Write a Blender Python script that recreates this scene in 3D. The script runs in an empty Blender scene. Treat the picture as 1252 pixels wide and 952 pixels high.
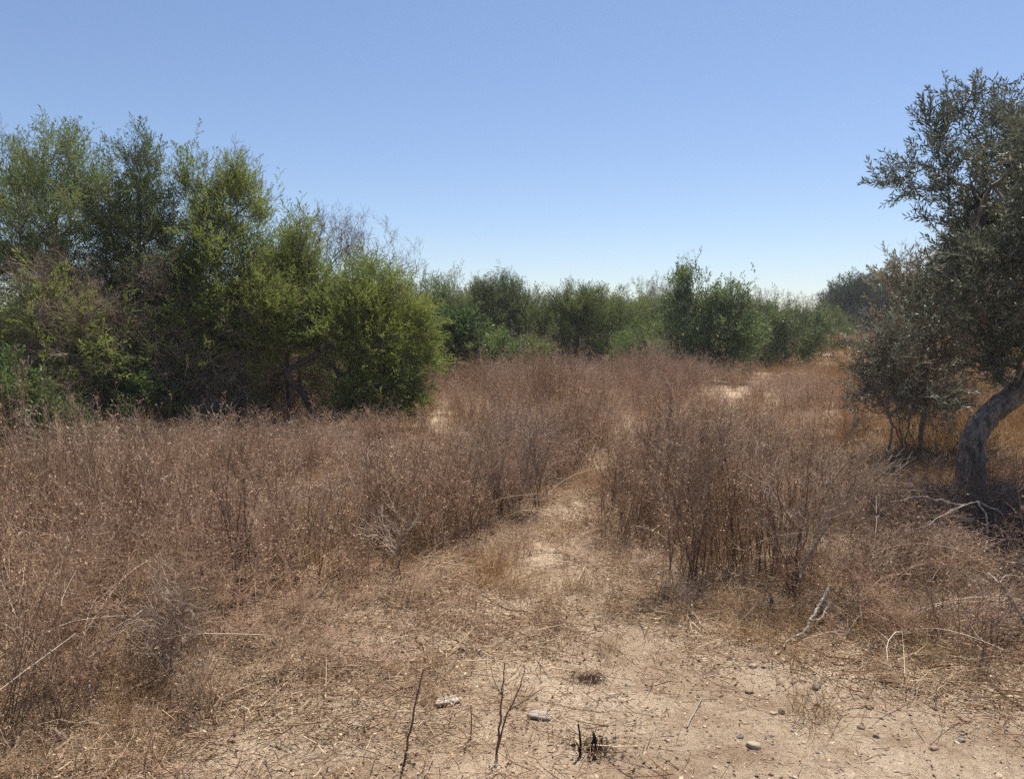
import bpy, math
import numpy as np
from math import radians as R

# ------------------------------------------------------------------ scene, camera, light
S = bpy.context.scene
C = S.collection
rng = np.random.default_rng(11)
CAM_Z = 1.6
PITCH = R(4.68)
F = 928.0                                   # focal length in pixels of the 1252 px wide photograph

cam = bpy.data.cameras.new('camera')
cam.sensor_width = 36.0
cam.lens = 36.0 * F / 1252.0
cam.clip_start = 0.05
cam.clip_end = 3000.0
camo = bpy.data.objects.new('camera', cam)
C.objects.link(camo)
camo.location = (0, 0, CAM_Z)
camo.rotation_euler = (R(90) - PITCH, 0, 0)
S.camera = camo

SUN_EL, SUN_AZ = R(66), R(26)               # azimuth clockwise from +Y (ahead of the camera, to the right)
w = bpy.data.worlds.new('World')
S.world = w
w.use_nodes = True
wn = w.node_tree
wn.nodes.clear()
sky = wn.nodes.new('ShaderNodeTexSky')
sky.sky_type = 'NISHITA'
sky.sun_disc = False
sky.sun_elevation = SUN_EL
sky.sun_rotation = SUN_AZ
sky.altitude = 60
sky.air_density = 1.0
sky.dust_density = 0.35
sky.ozone_density = 3.6
bg = wn.nodes.new('ShaderNodeBackground')
bg.inputs['Strength'].default_value = 0.080
wo = wn.nodes.new('ShaderNodeOutputWorld')
tint = wn.nodes.new('ShaderNodeMix'); tint.data_type = 'RGBA'; tint.blend_type = 'MULTIPLY'
tint.inputs[0].default_value = 1.0; tint.inputs[7].default_value = (1.05, 1.00, 1.03, 1)      # the camera's white balance
wn.links.new(sky.outputs[0], tint.inputs[6]); wn.links.new(tint.outputs[2], bg.inputs[0])
wn.links.new(bg.outputs[0], wo.inputs[0])

sun = bpy.data.lights.new('sun', 'SUN')
sun.energy = 5.0
sun.angle = R(0.53)
sun.color = (1.0, 0.93, 0.82)
suno = bpy.data.objects.new('sun', sun)
C.objects.link(suno)
suno.location = (20, 40, 60)
suno.rotation_euler = (R(90) - SUN_EL, 0, math.pi - SUN_AZ)

S.view_settings.view_transform = 'Standard'
S.view_settings.look = 'None'
S.view_settings.exposure = 0.66
S.view_settings.gamma = 1.0
S.cycles.max_bounces = 5
S.cycles.diffuse_bounces = 3
S.cycles.glossy_bounces = 1
S.cycles.transmission_bounces = 3
S.cycles.transparent_max_bounces = 4
S.cycles.volume_bounces = 0
S.cycles.use_denoising = False
S.cycles.denoiser = 'OPENIMAGEDENOISE'
S.cycles.denoising_input_passes = 'RGB_ALBEDO_NORMAL'
S.cycles.denoising_prefilter = 'ACCURATE'
S.cycles.caustics_reflective = False
S.cycles.caustics_refractive = False

# ------------------------------------------------------------------ ground shape and pixel helpers
def smooth(a, b, x):
    t = np.clip((np.asarray(x, float) - a) / (b - a), 0, 1)
    return t * t * (3 - 2 * t)

def H(x, y):
    x = np.asarray(x, float); y = np.asarray(y, float)
    z = 0.018 * np.sin(1.7 * x + 0.9 * y) + 0.014 * np.sin(2.9 * y - 1.3 * x + 1.0) + 0.008 * np.sin(5.1 * x + 3.7 * y)
    z = z + 0.05 * np.sin(0.35 * x + 0.21 * y + 2) * smooth(6, 14, y)
    z = z + 0.85 * smooth(14, 55, y) * smooth(2, 14, x)
    return z

cp, sp_ = math.cos(PITCH), math.sin(PITCH)
def ray(px, py):
    u = (px - 626.0) / F; v = (476.0 - py) / F
    return np.array([u, cp + v * sp_, -sp_ + v * cp])

def G(px, py):                               # the point of the ground seen at a pixel
    d = ray(px, py); t = 3.0
    for _ in range(60):
        z = CAM_Z + d[2] * t
        t += (z - float(H(d[0] * t, d[1] * t))) / max(0.02, -d[2]) * 0.7
    return np.array([d[0] * t, d[1] * t])

def at(px, py, Y):                           # the point seen at a pixel at depth Y
    d = ray(px, py); t = Y / d[1]
    return np.array([d[0] * t, Y, CAM_Z + d[2] * t])

def nrm(a):
    return a / np.maximum(np.linalg.norm(a, axis=-1, keepdims=True), 1e-9)

# ------------------------------------------------------------------ materials
def nodes(name):
    m = bpy.data.materials.new(name); m.use_nodes = True
    t = m.node_tree; t.nodes.clear()
    o = t.nodes.new('ShaderNodeOutputMaterial')
    return m, t, o

def N(t, kind, **kw):
    n = t.nodes.new(kind)
    for k, v in kw.items():
        if k.startswith('_'): setattr(n, k[1:], v)
        else: n.inputs[k.replace('__', ' ')].default_value = v
    return n

def ramp(t, fac, stops):
    r = t.nodes.new('ShaderNodeValToRGB')
    e = r.color_ramp.elements
    while len(e) < len(stops): e.new(0.5)
    for i, (p, c) in enumerate(stops):
        e[i].position = p; e[i].color = (*c, 1)
    t.links.new(fac, r.inputs[0])
    return r

def mixc(t, fac, a, b, mode='MIX'):
    m = t.nodes.new('ShaderNodeMix'); m.data_type = 'RGBA'; m.blend_type = mode
    for s, v in ((0, fac), (6, a), (7, b)):
        if hasattr(v, 'is_linked') or hasattr(v, 'links'): t.links.new(v, m.inputs[s])
        elif s == 0: m.inputs[0].default_value = v
        else: m.inputs[s].default_value = (*v, 1)
    return m.outputs[2]

def plant_mat(name, cols, trans=0.3, patch=None, patch_scale=0.6, gloss=0.0):
    """cols: colour stops chosen by the 'tint' attribute; patch: colour mixed in by noise over the field"""
    m, t, o = nodes(name)
    a = t.nodes.new('ShaderNodeAttribute'); a.attribute_name = 'tint'
    k = len(cols)
    r = ramp(t, a.outputs['Fac'], [(i / max(1, k - 1), c) for i, c in enumerate(cols)])
    col = r.outputs[0]
    if patch:
        g = t.nodes.new('ShaderNodeNewGeometry')
        n = N(t, 'ShaderNodeTexNoise', Scale=patch_scale, Detail=3.0)
        t.links.new(g.outputs['Position'], n.inputs['Vector'])
        f = ramp(t, n.outputs[0], [(0.42, (0, 0, 0)), (0.62, (1, 1, 1))])
        col = mixc(t, f.outputs[0], col, mixc(t, 0.7, col, patch))
    oi = t.nodes.new('ShaderNodeObjectInfo')
    mr = N(t, 'ShaderNodeMapRange'); mr.inputs['To Min'].default_value = 0.78; mr.inputs['To Max'].default_value = 1.2
    t.links.new(oi.outputs['Random'], mr.inputs['Value'])
    hv = t.nodes.new('ShaderNodeHueSaturation')
    t.links.new(mr.outputs[0], hv.inputs['Value']); t.links.new(col, hv.inputs['Color'])
    col = hv.outputs[0]
    d = t.nodes.new('ShaderNodeBsdfDiffuse'); t.links.new(col, d.inputs['Color'])
    out = d.outputs[0]
    if trans > 0:
        tr = t.nodes.new('ShaderNodeBsdfTranslucent'); t.links.new(col, tr.inputs['Color'])
        mx = t.nodes.new('ShaderNodeMixShader'); mx.inputs[0].default_value = trans
        t.links.new(out, mx.inputs[1]); t.links.new(tr.outputs[0], mx.inputs[2]); out = mx.outputs[0]
    if gloss > 0:
        gl = N(t, 'ShaderNodeBsdfAnisotropic', Roughness=0.42)
        mx = t.nodes.new('ShaderNodeMixShader'); mx.inputs[0].default_value = gloss
        t.links.new(out, mx.inputs[1]); t.links.new(gl.outputs[0], mx.inputs[2]); out = mx.outputs[0]
    t.links.new(out, o.inputs[0])
    return m

def bark_mat(name, c1, c2, scale=30):
    m, t, o = nodes(name)
    tc = t.nodes.new('ShaderNodeTexCoord')
    mp = t.nodes.new('ShaderNodeMapping'); mp.inputs['Scale'].default_value = (1, 1, 0.25)
    n = N(t, 'ShaderNodeTexNoise', Scale=float(scale), Detail=5.0, Roughness=0.7)
    t.links.new(tc.outputs['Object'], mp.inputs[0]); t.links.new(mp.outputs[0], n.inputs['Vector'])
    r = ramp(t, n.outputs[0], [(0.35, c1), (0.65, c2)])
    b = N(t, 'ShaderNodeBump', Strength=0.9, Distance=0.02)
    t.links.new(n.outputs[0], b.inputs['Height'])
    p = N(t, 'ShaderNodeBsdfPrincipled', Roughness=0.9)
    p.inputs['Specular IOR Level'].default_value = 0.2
    t.links.new(r.outputs[0], p.inputs['Base Color']); t.links.new(b.outputs[0], p.inputs['Normal'])
    t.links.new(p.outputs[0], o.inputs[0])
    return m

M = {}
M['bark_dark'] = bark_mat('dark_bark', (0.045, 0.035, 0.03), (0.13, 0.105, 0.085))
M['bark_olive'] = bark_mat('olive_bark', (0.05, 0.040, 0.033), (0.30, 0.25, 0.205), 26)
M['bark_grey'] = bark_mat('grey_bark', (0.15, 0.125, 0.11), (0.36, 0.31, 0.27))
M['wood_pale'] = bark_mat('weathered_wood', (0.22, 0.18, 0.145), (0.52, 0.46, 0.40), 45)
M['wood_burnt'] = bark_mat('burnt_wood', (0.012, 0.010, 0.009), (0.06, 0.045, 0.035), 60)
M['wood_brown'] = bark_mat('brown_stem', (0.10, 0.06, 0.042), (0.27, 0.175, 0.125), 60)
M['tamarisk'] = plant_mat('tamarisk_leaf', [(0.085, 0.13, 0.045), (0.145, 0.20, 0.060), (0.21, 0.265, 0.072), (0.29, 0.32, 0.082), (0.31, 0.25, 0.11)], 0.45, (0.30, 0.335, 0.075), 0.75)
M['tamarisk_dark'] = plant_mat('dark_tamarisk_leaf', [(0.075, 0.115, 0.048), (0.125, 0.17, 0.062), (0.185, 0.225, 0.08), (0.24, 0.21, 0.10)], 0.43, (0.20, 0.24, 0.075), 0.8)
M['treeline'] = plant_mat('grey_green_leaf', [(0.085, 0.12, 0.055), (0.13, 0.17, 0.072), (0.18, 0.21, 0.088), (0.21, 0.20, 0.11)], 0.38, (0.19, 0.22, 0.065), 0.6)
M['broad'] = plant_mat('broad_leaf', [(0.065, 0.11, 0.040), (0.105, 0.17, 0.052), (0.17, 0.245, 0.065)], 0.40, (0.19, 0.23, 0.06), 1.2, 0.02)
M['pistacia'] = plant_mat('blue_green_leaf', [(0.070, 0.105, 0.060), (0.11, 0.155, 0.08), (0.15, 0.20, 0.085), (0.20, 0.25, 0.08)], 0.35, (0.17, 0.22, 0.06), 1.0, 0.02)
M['olive'] = plant_mat('olive_leaf', [(0.085, 0.098, 0.062), (0.13, 0.145, 0.095), (0.20, 0.21, 0.155), (0.34, 0.345, 0.28)], 0.25, None, 1.0, 0.03)
M['olive_dry'] = plant_mat('dry_olive_leaf', [(0.14, 0.145, 0.10), (0.20, 0.20, 0.135), (0.28, 0.26, 0.185), (0.34, 0.28, 0.21)], 0.25, (0.26, 0.21, 0.155), 1.5)
M['pine'] = plant_mat('dark_needle', [(0.045, 0.060, 0.032), (0.07, 0.088, 0.042), (0.12, 0.13, 0.065)], 0.25)
M['dead_twig'] = plant_mat('dead_twig', [(0.12, 0.085, 0.062), (0.24, 0.18, 0.135), (0.42, 0.34, 0.27)], 0.05)
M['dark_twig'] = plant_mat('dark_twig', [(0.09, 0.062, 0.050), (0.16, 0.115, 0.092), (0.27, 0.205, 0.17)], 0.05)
M['weed'] = plant_mat('dry_weed', [(0.105, 0.056, 0.037), (0.295, 0.172, 0.112), (0.45, 0.29, 0.185), (0.69, 0.53, 0.38)], 0.18, (0.43, 0.31, 0.21), 0.8)
M['weed_grey'] = plant_mat('grey_dry_weed', [(0.135, 0.085, 0.065), (0.36, 0.24, 0.18), (0.53, 0.40, 0.31), (0.76, 0.64, 0.51)], 0.18, (0.38, 0.22, 0.14), 0.8)
M['weed_dark'] = plant_mat('dark_dry_weed', [(0.075, 0.048, 0.038), (0.13, 0.085, 0.065), (0.22, 0.15, 0.11)], 0.1)
M['straw_pale'] = plant_mat('bleached_stalk', [(0.38, 0.29, 0.21), (0.52, 0.42, 0.32), (0.66, 0.57, 0.46)], 0.1)
M['straw'] = plant_mat('straw', [(0.30, 0.185, 0.085), (0.44, 0.30, 0.155), (0.56, 0.42, 0.25)], 0.25, (0.34, 0.22, 0.13), 1.2)
M['gold'] = plant_mat('golden_grass', [(0.33, 0.19, 0.085), (0.50, 0.33, 0.155), (0.62, 0.46, 0.26)], 0.28, (0.44, 0.235, 0.105), 0.4)
M['litter'] = plant_mat('dry_litter', [(0.11, 0.065, 0.042), (0.30, 0.19, 0.115), (0.50, 0.365, 0.235), (0.70, 0.57, 0.41)], 0.1, (0.27, 0.16, 0.10), 1.6)
M['green_sprout'] = plant_mat('green_sprout', [(0.06, 0.10, 0.03), (0.11, 0.16, 0.05)], 0.2)

def stone_mat(name, c1, c2):
    m, t, o = nodes(name)
    tc = t.nodes.new('ShaderNodeTexCoord')
    n = N(t, 'ShaderNodeTexNoise', Scale=28.0, Detail=6.0, Roughness=0.65)
    t.links.new(tc.outputs['Object'], n.inputs['Vector'])
    r = ramp(t, n.outputs[0], [(0.3, c1), (0.7, c2)])
    oi = t.nodes.new('ShaderNodeObjectInfo')
    mr = N(t, 'ShaderNodeMapRange'); mr.inputs['To Min'].default_value = 0.7; mr.inputs['To Max'].default_value = 1.25
    t.links.new(oi.outputs['Random'], mr.inputs['Value'])
    hv = t.nodes.new('ShaderNodeHueSaturation'); t.links.new(mr.outputs[0], hv.inputs['Value']); t.links.new(r.outputs[0], hv.inputs['Color'])
    b = N(t, 'ShaderNodeBump', Strength=0.5, Distance=0.004); t.links.new(n.outputs[0], b.inputs['Height'])
    p = N(t, 'ShaderNodeBsdfPrincipled', Roughness=0.9); p.inputs['Specular IOR Level'].default_value = 0.2
    t.links.new(hv.outputs[0], p.inputs['Base Color']); t.links.new(b.outputs[0], p.inputs['Normal'])
    t.links.new(p.outputs[0], o.inputs[0])
    return m
M['stone_pale'] = stone_mat('pale_stone', (0.36, 0.28, 0.20), (0.58, 0.49, 0.38))
M['stone_dark'] = stone_mat('dark_stone', (0.12, 0.10, 0.085), (0.26, 0.22, 0.185))
M['stone_brown'] = stone_mat('brown_stone', (0.17, 0.115, 0.08), (0.34, 0.25, 0.18))
M['clod'] = stone_mat('soil_clod', (0.36, 0.265, 0.18), (0.58, 0.46, 0.34))
M['slab'] = stone_mat('grey_slab', (0.28, 0.245, 0.21), (0.42, 0.37, 0.32))

def soil_mat(name, lift):
    m, t, o = nodes(name)
    g = t.nodes.new('ShaderNodeNewGeometry')
    def noise(s, d=6.0, r=0.6):
        n = N(t, 'ShaderNodeTexNoise', Scale=s, Detail=d, Roughness=r)
        t.links.new(g.outputs['Position'], n.inputs['Vector']); return n.outputs[0]
    base = ramp(t, noise(0.9), [(0.30, (0.34 * lift, 0.245 * lift, 0.165 * lift)), (0.52, (0.52 * lift, 0.41 * lift, 0.295 * lift)), (0.75, (0.66 * lift, 0.54 * lift, 0.405 * lift))]).outputs[0]
    brown = ramp(t, noise(3.4, 8.0, 0.7), [(0.46, (0, 0, 0)), (0.60, (1, 1, 1))]).outputs[0]
    col = mixc(t, brown, base, mixc(t, 0.42, base, (0.24, 0.135, 0.075)))
    fine = ramp(t, noise(45.0, 8.0, 0.75), [(0.30, (0.62, 0.60, 0.58)), (0.70, (1.18, 1.18, 1.18))]).outputs[0]
    col = mixc(t, 1.0, col, fine, 'MULTIPLY')
    grit = N(t, 'ShaderNodeTexVoronoi', Scale=95.0); t.links.new(g.outputs['Position'], grit.inputs['Vector'])
    gr = ramp(t, grit.outputs['Distance'], [(0.12, (0.62, 0.60, 0.56)), (0.32, (1, 1, 1))]).outputs[0]
    col = mixc(t, 0.55, col, gr, 'MULTIPLY')
    b1 = N(t, 'ShaderNodeBump', Strength=1.0, Distance=0.055); t.links.new(noise(14.0, 9.0, 0.72), b1.inputs['Height'])
    b2 = N(t, 'ShaderNodeBump', Strength=1.0, Distance=0.010); t.links.new(noise(110.0, 6.0, 0.7), b2.inputs['Height'])
    t.links.new(b1.outputs[0], b2.inputs['Normal'])
    p = N(t, 'ShaderNodeBsdfPrincipled', Roughness=0.97); p.inputs['Specular IOR Level'].default_value = 0.1
    t.links.new(col, p.inputs['Base Color']); t.links.new(b2.outputs[0], p.inputs['Normal'])
    t.links.new(p.outputs[0], o.inputs[0])
    return m
M['soil'] = soil_mat('sandy_soil', 1.12)
M['trail'] = soil_mat('trodden_soil', 1.24)

# ------------------------------------------------------------------ geometry builders
class Geo:
    def __init__(s): s.v = []; s.f3 = []; s.f4 = []; s.t = []; s.n = 0; s.m3 = []; s.m4 = []
    def add(s, V, F_, tint, mi=0):
        V = np.asarray(V, float).reshape(-1, 3)
        F_ = np.asarray(F_, np.int64) + s.n
        s.v.append(V); s.n += len(V)
        s.t.append(np.broadcast_to(np.asarray(tint, float), (len(V),)))
        if F_.shape[1] == 4: s.f4.append(F_); s.m4.append(np.full(len(F_), mi))
        else: s.f3.append(F_); s.m3.append(np.full(len(F_), mi))
        return s
    def segs(s, P0, P1, R0, R1, tint, sides=3, mi=0):
        P0 = np.asarray(P0, float); P1 = np.asarray(P1, float); n = len(P0)
        if n == 0: return s
        d = nrm(P1 - P0)
        up = np.where(np.abs(d[:, 2:3]) > 0.9, np.array([[1., 0, 0]]), np.array([[0, 0, 1.]]))
        a = nrm(np.cross(d, up)); b = np.cross(d, a)
        th = np.arange(sides) * 2 * math.pi / sides
        ring = a[:, None] * np.cos(th)[None, :, None] + b[:, None] * np.sin(th)[None, :, None]
        R0 = np.broadcast_to(R0, (n,)); R1 = np.broadcast_to(R1, (n,))
        V = np.stack([P0[:, None] + ring * R0[:, None, None], P1[:, None] + ring * R1[:, None, None]], 1)
        i = np.arange(sides); j = (i + 1) % sides
        q = np.stack([i, j, sides + j, sides + i], 1)
        Fq = (np.arange(n)[:, None, None] * 2 * sides + q[None]).reshape(-1, 4)
        tt = np.repeat(np.broadcast_to(tint, (n,)), 2 * sides)
        return s.add(V, Fq, tt, mi)
    def leaves(s, P, D, W, L, wd, tint, mi=0, bend=0.12):
        """diamond leaves: base P, direction D, side W, length L, width wd"""
        P = np.asarray(P, float); n = len(P)
        if n == 0: return s
        D = nrm(D); W = nrm(W - D * np.sum(W * D, -1, keepdims=True)); U = np.cross(W, D)
        L = np.broadcast_to(L, (n,))[:, None]; wd = np.broadcast_to(wd, (n,))[:, None]
        V = np.stack([P, P + D * L * .45 + W * wd * .5 + U * L * bend, P + D * L, P + D * L * .45 - W * wd * .5 + U * L * bend], 1)
        Fq = (np.arange(n)[:, None] * 4 + np.arange(4)[None])
        return s.add(V, Fq, np.repeat(np.broadcast_to(tint, (n,)), 4), mi)
    def arrays(s):
        return np.concatenate(s.v), (np.concatenate(s.f4) if s.f4 else np.zeros((0, 4), int)), np.concatenate(s.t)
    def mesh(s, name, mats, smooth_=False):
        me = bpy.data.meshes.new(name)
        V = np.concatenate(s.v)
        f4 = np.concatenate(s.f4) if s.f4 else np.zeros((0, 4), np.int64)
        f3 = np.concatenate(s.f3) if s.f3 else np.zeros((0, 3), np.int64)
        me.vertices.add(len(V)); me.vertices.foreach_set('co', V.astype(np.float32).ravel())
        me.loops.add(f4.size + f3.size)
        me.loops.foreach_set('vertex_index', np.concatenate([f4.ravel(), f3.ravel()]).astype(np.int32))
        me.polygons.add(len(f4) + len(f3))
        st = np.concatenate([np.arange(len(f4)) * 4, f4.size + np.arange(len(f3)) * 3])
        me.polygons.foreach_set('loop_start', st.astype(np.int32))
        mi = np.concatenate(s.m4 + s.m3) if (s.m4 or s.m3) else np.zeros(0)
        me.polygons.foreach_set('material_index', mi.astype(np.int32))
        if smooth_: me.polygons.foreach_set('use_smooth', np.ones(len(f4) + len(f3), bool))
        a = me.attributes.new('tint', 'FLOAT', 'POINT')
        a.data.foreach_set('value', np.concatenate(s.t).astype(np.float32))
        for m in (mats if isinstance(mats, (list, tuple)) else [mats]): me.materials.append(m)
        me.update(calc_edges=True)
        return me

def link(name, me, parent=None, loc=(0, 0, 0), rot=0.0, scale=None):
    o = bpy.data.objects.new(name, me); C.objects.link(o)
    o.location = loc; o.rotation_euler = (0, 0, rot)
    if scale is not None: o.scale = scale
    o.parent = parent
    return o

def tag(o, label=None, cat=None, group=None, kind=None):
    if label: o['label'] = label
    if cat: o['category'] = cat
    if group: o['group'] = group
    if kind: o['kind'] = kind
    return o

def thing(name, label, cat, loc, group=None):
    o = bpy.data.objects.new(name, None); C.objects.link(o); o.location = loc
    o.empty_display_size = 0.2
    return tag(o, label, cat, group)

def rand_dir(n):
    return nrm(rng.normal(size=(n, 3)))

def frames(D, roll=None):
    D = nrm(D); n = len(D)
    t = nrm(rng.normal(size=(n, 3)))
    X = nrm(np.cross(D, t)); Y = np.cross(D, X)
    return np.stack([X, Y, D], -1)           # columns; local +Z goes to D

# ---- sprays: small leafy twigs in local space, growing along +Z
def spray_tamarisk(leaf=0.035, wd=0.007, n_sub=7, per=6):
    g = Geo(); L = 0.30
    z0 = np.linspace(0.02, L * 0.95, n_sub) ; Ps = []; Ds = []
    for z in z0:
        az = rng.uniform(0, 2 * math.pi); sp = rng.uniform(0.35, 0.8)
        d = np.array([math.cos(az) * sp, math.sin(az) * sp, 1.0]); d /= np.linalg.norm(d)
        sl = rng.uniform(0.06, 0.13) * (1.15 - z / L * 0.6)
        for u in np.linspace(0.1, 1, per):
            Ps.append(np.array([0, 0, z]) + d * sl * u); Ds.append(d + rng.normal(size=3) * 0.38)
    Ps = np.array(Ps); Ds = np.array(Ds)
    g.leaves(Ps, Ds, rng.normal(size=Ds.shape), leaf * rng.uniform(.7, 1.3, len(Ps)), wd, rng.uniform(0, 1, len(Ps)) * 0.35)
    return g.arrays()

def spray_broad(leaf=0.05, wd=0.024, n=13, L=0.22, ang=0.9):
    g = Geo(); Ps = []; Ds = []
    for z in np.linspace(0.02, L, n):
        az = rng.uniform(0, 2 * math.pi); d = np.array([math.cos(az) * ang, math.sin(az) * ang, 0.8])
        Ps.append([0, 0, z] + nrm(d) * 0.01); Ds.append(d + rng.normal(size=3) * 0.25)
    Ps = np.array(Ps); Ds = np.array(Ds)
    g.leaves(Ps, Ds, rng.normal(size=Ds.shape), leaf * rng.uniform(.7, 1.25, n), wd * rng.uniform(.8, 1.2, n), rng.uniform(0, 1, n) * 0.4)
    return g.arrays()

def spray_olive(leaf=0.064, wd=0.0155, pairs=9, L=0.25):
    g = Geo(); Ps = []; Ds = []
    cv = rng.normal(size=3) * 0.05; cv[2] = 0
    pts = []
    for i, z in enumerate(np.linspace(0.03, L, pairs)):
        c = np.array([0, 0, z]) + cv * (z / L) ** 2; pts.append(c)
        az = i * 1.57 + rng.normal() * 0.3
        for k in (0, math.pi):
            d = np.array([math.cos(az + k) * 0.62, math.sin(az + k) * 0.62, 0.8]) + rng.normal(size=3) * 0.15
            Ps.append(c); Ds.append(d)
    Ps = np.array(Ps); Ds = np.array(Ds); n = len(Ps)
    g.leaves(Ps, Ds, rng.normal(size=Ds.shape), leaf * rng.uniform(.7, 1.2, n), wd * rng.uniform(.85, 1.15, n), np.where(rng.random(n) < 0.2, 0.6, 0.1) + rng.uniform(0, .25, n))
    pts = np.array([[0, 0, 0]] + pts)
    g.segs(pts[:-1], pts[1:], 0.002, 0.0015, 0.5)
    return g.arrays()

def spray_twigs(n=9, L=0.30, r=0.0016):
    """a bare forked twig"""
    g = Geo(); A = []; B = []
    ax = [np.zeros(3)]
    for i in range(5): ax.append(ax[-1] + np.array([rng.normal() * .015, rng.normal() * .015, L / 5]))
    ax = np.array(ax); A += list(ax[:-1]); B += list(ax[1:])
    for _ in range(n):
        k = rng.integers(1, 5); az = rng.uniform(0, 6.28); s = rng.uniform(.5, 1.2)
        d = nrm(np.array([math.cos(az) * s, math.sin(az) * s, .9])); l = rng.uniform(.05, .16)
        m = ax[k] + d * l * .5; e = m + nrm(d + rng.normal(size=3) * .35 + [0, 0, .2]) * l * .5
        A += [ax[k], m]; B += [m, e]
    g.segs(np.array(A), np.array(B), r, r * .6, np.repeat(rng.uniform(0, 1, 1), len(A)) * 0.6 + .1)
    return g.arrays()

def place_sprays(g, protos, P, D, sc, tint, mi=0):
    which = rng.integers(0, len(protos), len(P)); Fm = frames(D)
    sc = np.broadcast_to(sc, (len(P),)); tint = np.broadcast_to(tint, (len(P),))
    for k, (V, Fq, T) in enumerate(protos):
        i = np.where(which == k)[0]
        if len(i) == 0: continue
        W = np.einsum('nij,mj->nmi', Fm[i] * sc[i, None, None], V) + P[i, None]
        FF = (np.arange(len(i))[:, None, None] * len(V) + Fq[None]).reshape(-1, 4)
        g.add(W, FF, np.clip((tint[i, None] + T[None]).ravel(), 0, 1), mi)

SP = {
    'tamarisk': [spray_tamarisk(0.036, 0.010) for _ in range(6)],
    'tamarisk_far': [spray_tamarisk(0.055, 0.013, 6, 4) for _ in range(5)],
    'broad': [spray_broad() for _ in range(5)],
    'broad_big': [spray_broad(0.085, 0.045, 10, 0.24) for _ in range(5)],
    'pine': [spray_broad(0.10, 0.02, 16, 0.3, 0.7) for _ in range(4)],
    'olive': [spray_olive() for _ in range(6)],
    'twigs': [spray_twigs() for _ in range(6)],
}

# ---- skeletons: a balanced spanning tree through points of the crown, grown from a given stem
def skeleton(stem, targets, bf=0.45):
    stem = np.asarray(stem, float); ns = len(stem)
    Pn = list(stem); par = [-1] + list(range(ns - 1)); pl = [0.0]
    for i in range(1, ns): pl.append(pl[-1] + np.linalg.norm(stem[i] - stem[i - 1]))
    T = np.asarray(targets, float); n = len(T)
    best = np.full(n, 1e9); bp = np.zeros(n, int)
    start = max(0, int(ns * .6))
    def upd(k):
        nonlocal best, bp
        d = np.linalg.norm(T - Pn[k], axis=1); c = d + bf * (pl[k] + d)
        m = c < best; best = np.where(m, c, best); bp = np.where(m, k, bp)
    for k in range(start, ns): upd(k)
    alive = np.ones(n, bool)
    for _ in range(n):
        j = int(np.argmin(np.where(alive, best, 1e9))); alive[j] = False
        k = bp[j]
        Pn.append(T[j]); par.append(int(k)); pl.append(pl[k] + np.linalg.norm(T[j] - Pn[k]))
        upd(len(Pn) - 1)
    return np.array(Pn), np.array(par), ns

def wood(g, P, par, r_tip, r_max, p=2.3, sides=5, mi=0, tint=0.5, wob=0.10, stem_n=0):
    n = len(P); cnt = np.zeros(n); kids = np.bincount(par[1:][par[1:] >= 0], minlength=n)
    for i in range(n - 1, -1, -1):
        if kids[i] == 0: cnt[i] += 1
        if par[i] >= 0: cnt[par[i]] += cnt[i]
    r = np.minimum(r_tip * cnt ** (1 / p), r_max)
    c = np.arange(1, n); a = P[par[c]]; b = P[c]
    ln = np.linalg.norm(b - a, axis=1)
    ra = np.minimum(r[par[c]], r[c] * 1.35); rb = r[c]
    perp = rng.normal(size=(n - 1, 3)); off = perp * (ln * wob)[:, None]; off[:, 2] = -np.abs(off[:, 2]) * .5
    off[:max(0, stem_n - 1)] *= 0.15
    m1 = a + (b - a) * .35 + off * .8; m2 = a + (b - a) * .7 + off * .7
    big = rb > 0.012
    for sel, sd in ((big, max(sides, 7)), (~big, 3)):
        if sel.any():
            for p0, p1, f0, f1 in ((a, m1, 0, .35), (m1, m2, .35, .7), (m2, b, .7, 1)):
                d = (p1 - p0)[sel]; ext = nrm(d) * (np.minimum(ra, rb)[sel] * .25)[:, None]
                g.segs(p0[sel] - ext, p1[sel] + ext, (ra + (rb - ra) * f0)[sel], (ra + (rb - ra) * f1)[sel], tint, sd, mi)
    return r, kids

def lobe_points(lobes, n):
    """points inside a union of ellipsoids (cx,cy,cz,rx,ry,rz[,weight]), denser towards the skin"""
    L = np.array([l[:6] for l in lobes], float)
    wts = np.array([(l[6] if len(l) > 6 else 1) * (l[3] * l[4] * l[5]) ** .75 for l in lobes]); wts /= wts.sum()
    k = rng.choice(len(L), n, p=wts)
    u = rand_dir(n) * (rng.random(n) ** 0.42)[:, None]
    P = L[k, :3] + u * L[k, 3:6]
    o_ = rng.random(n) < .10; P[o_] = L[k[o_], :3] + nrm(u[o_]) * 1.2 * L[k[o_], 3:6]        # stray shoots roughen the outline
    return P, k

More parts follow.
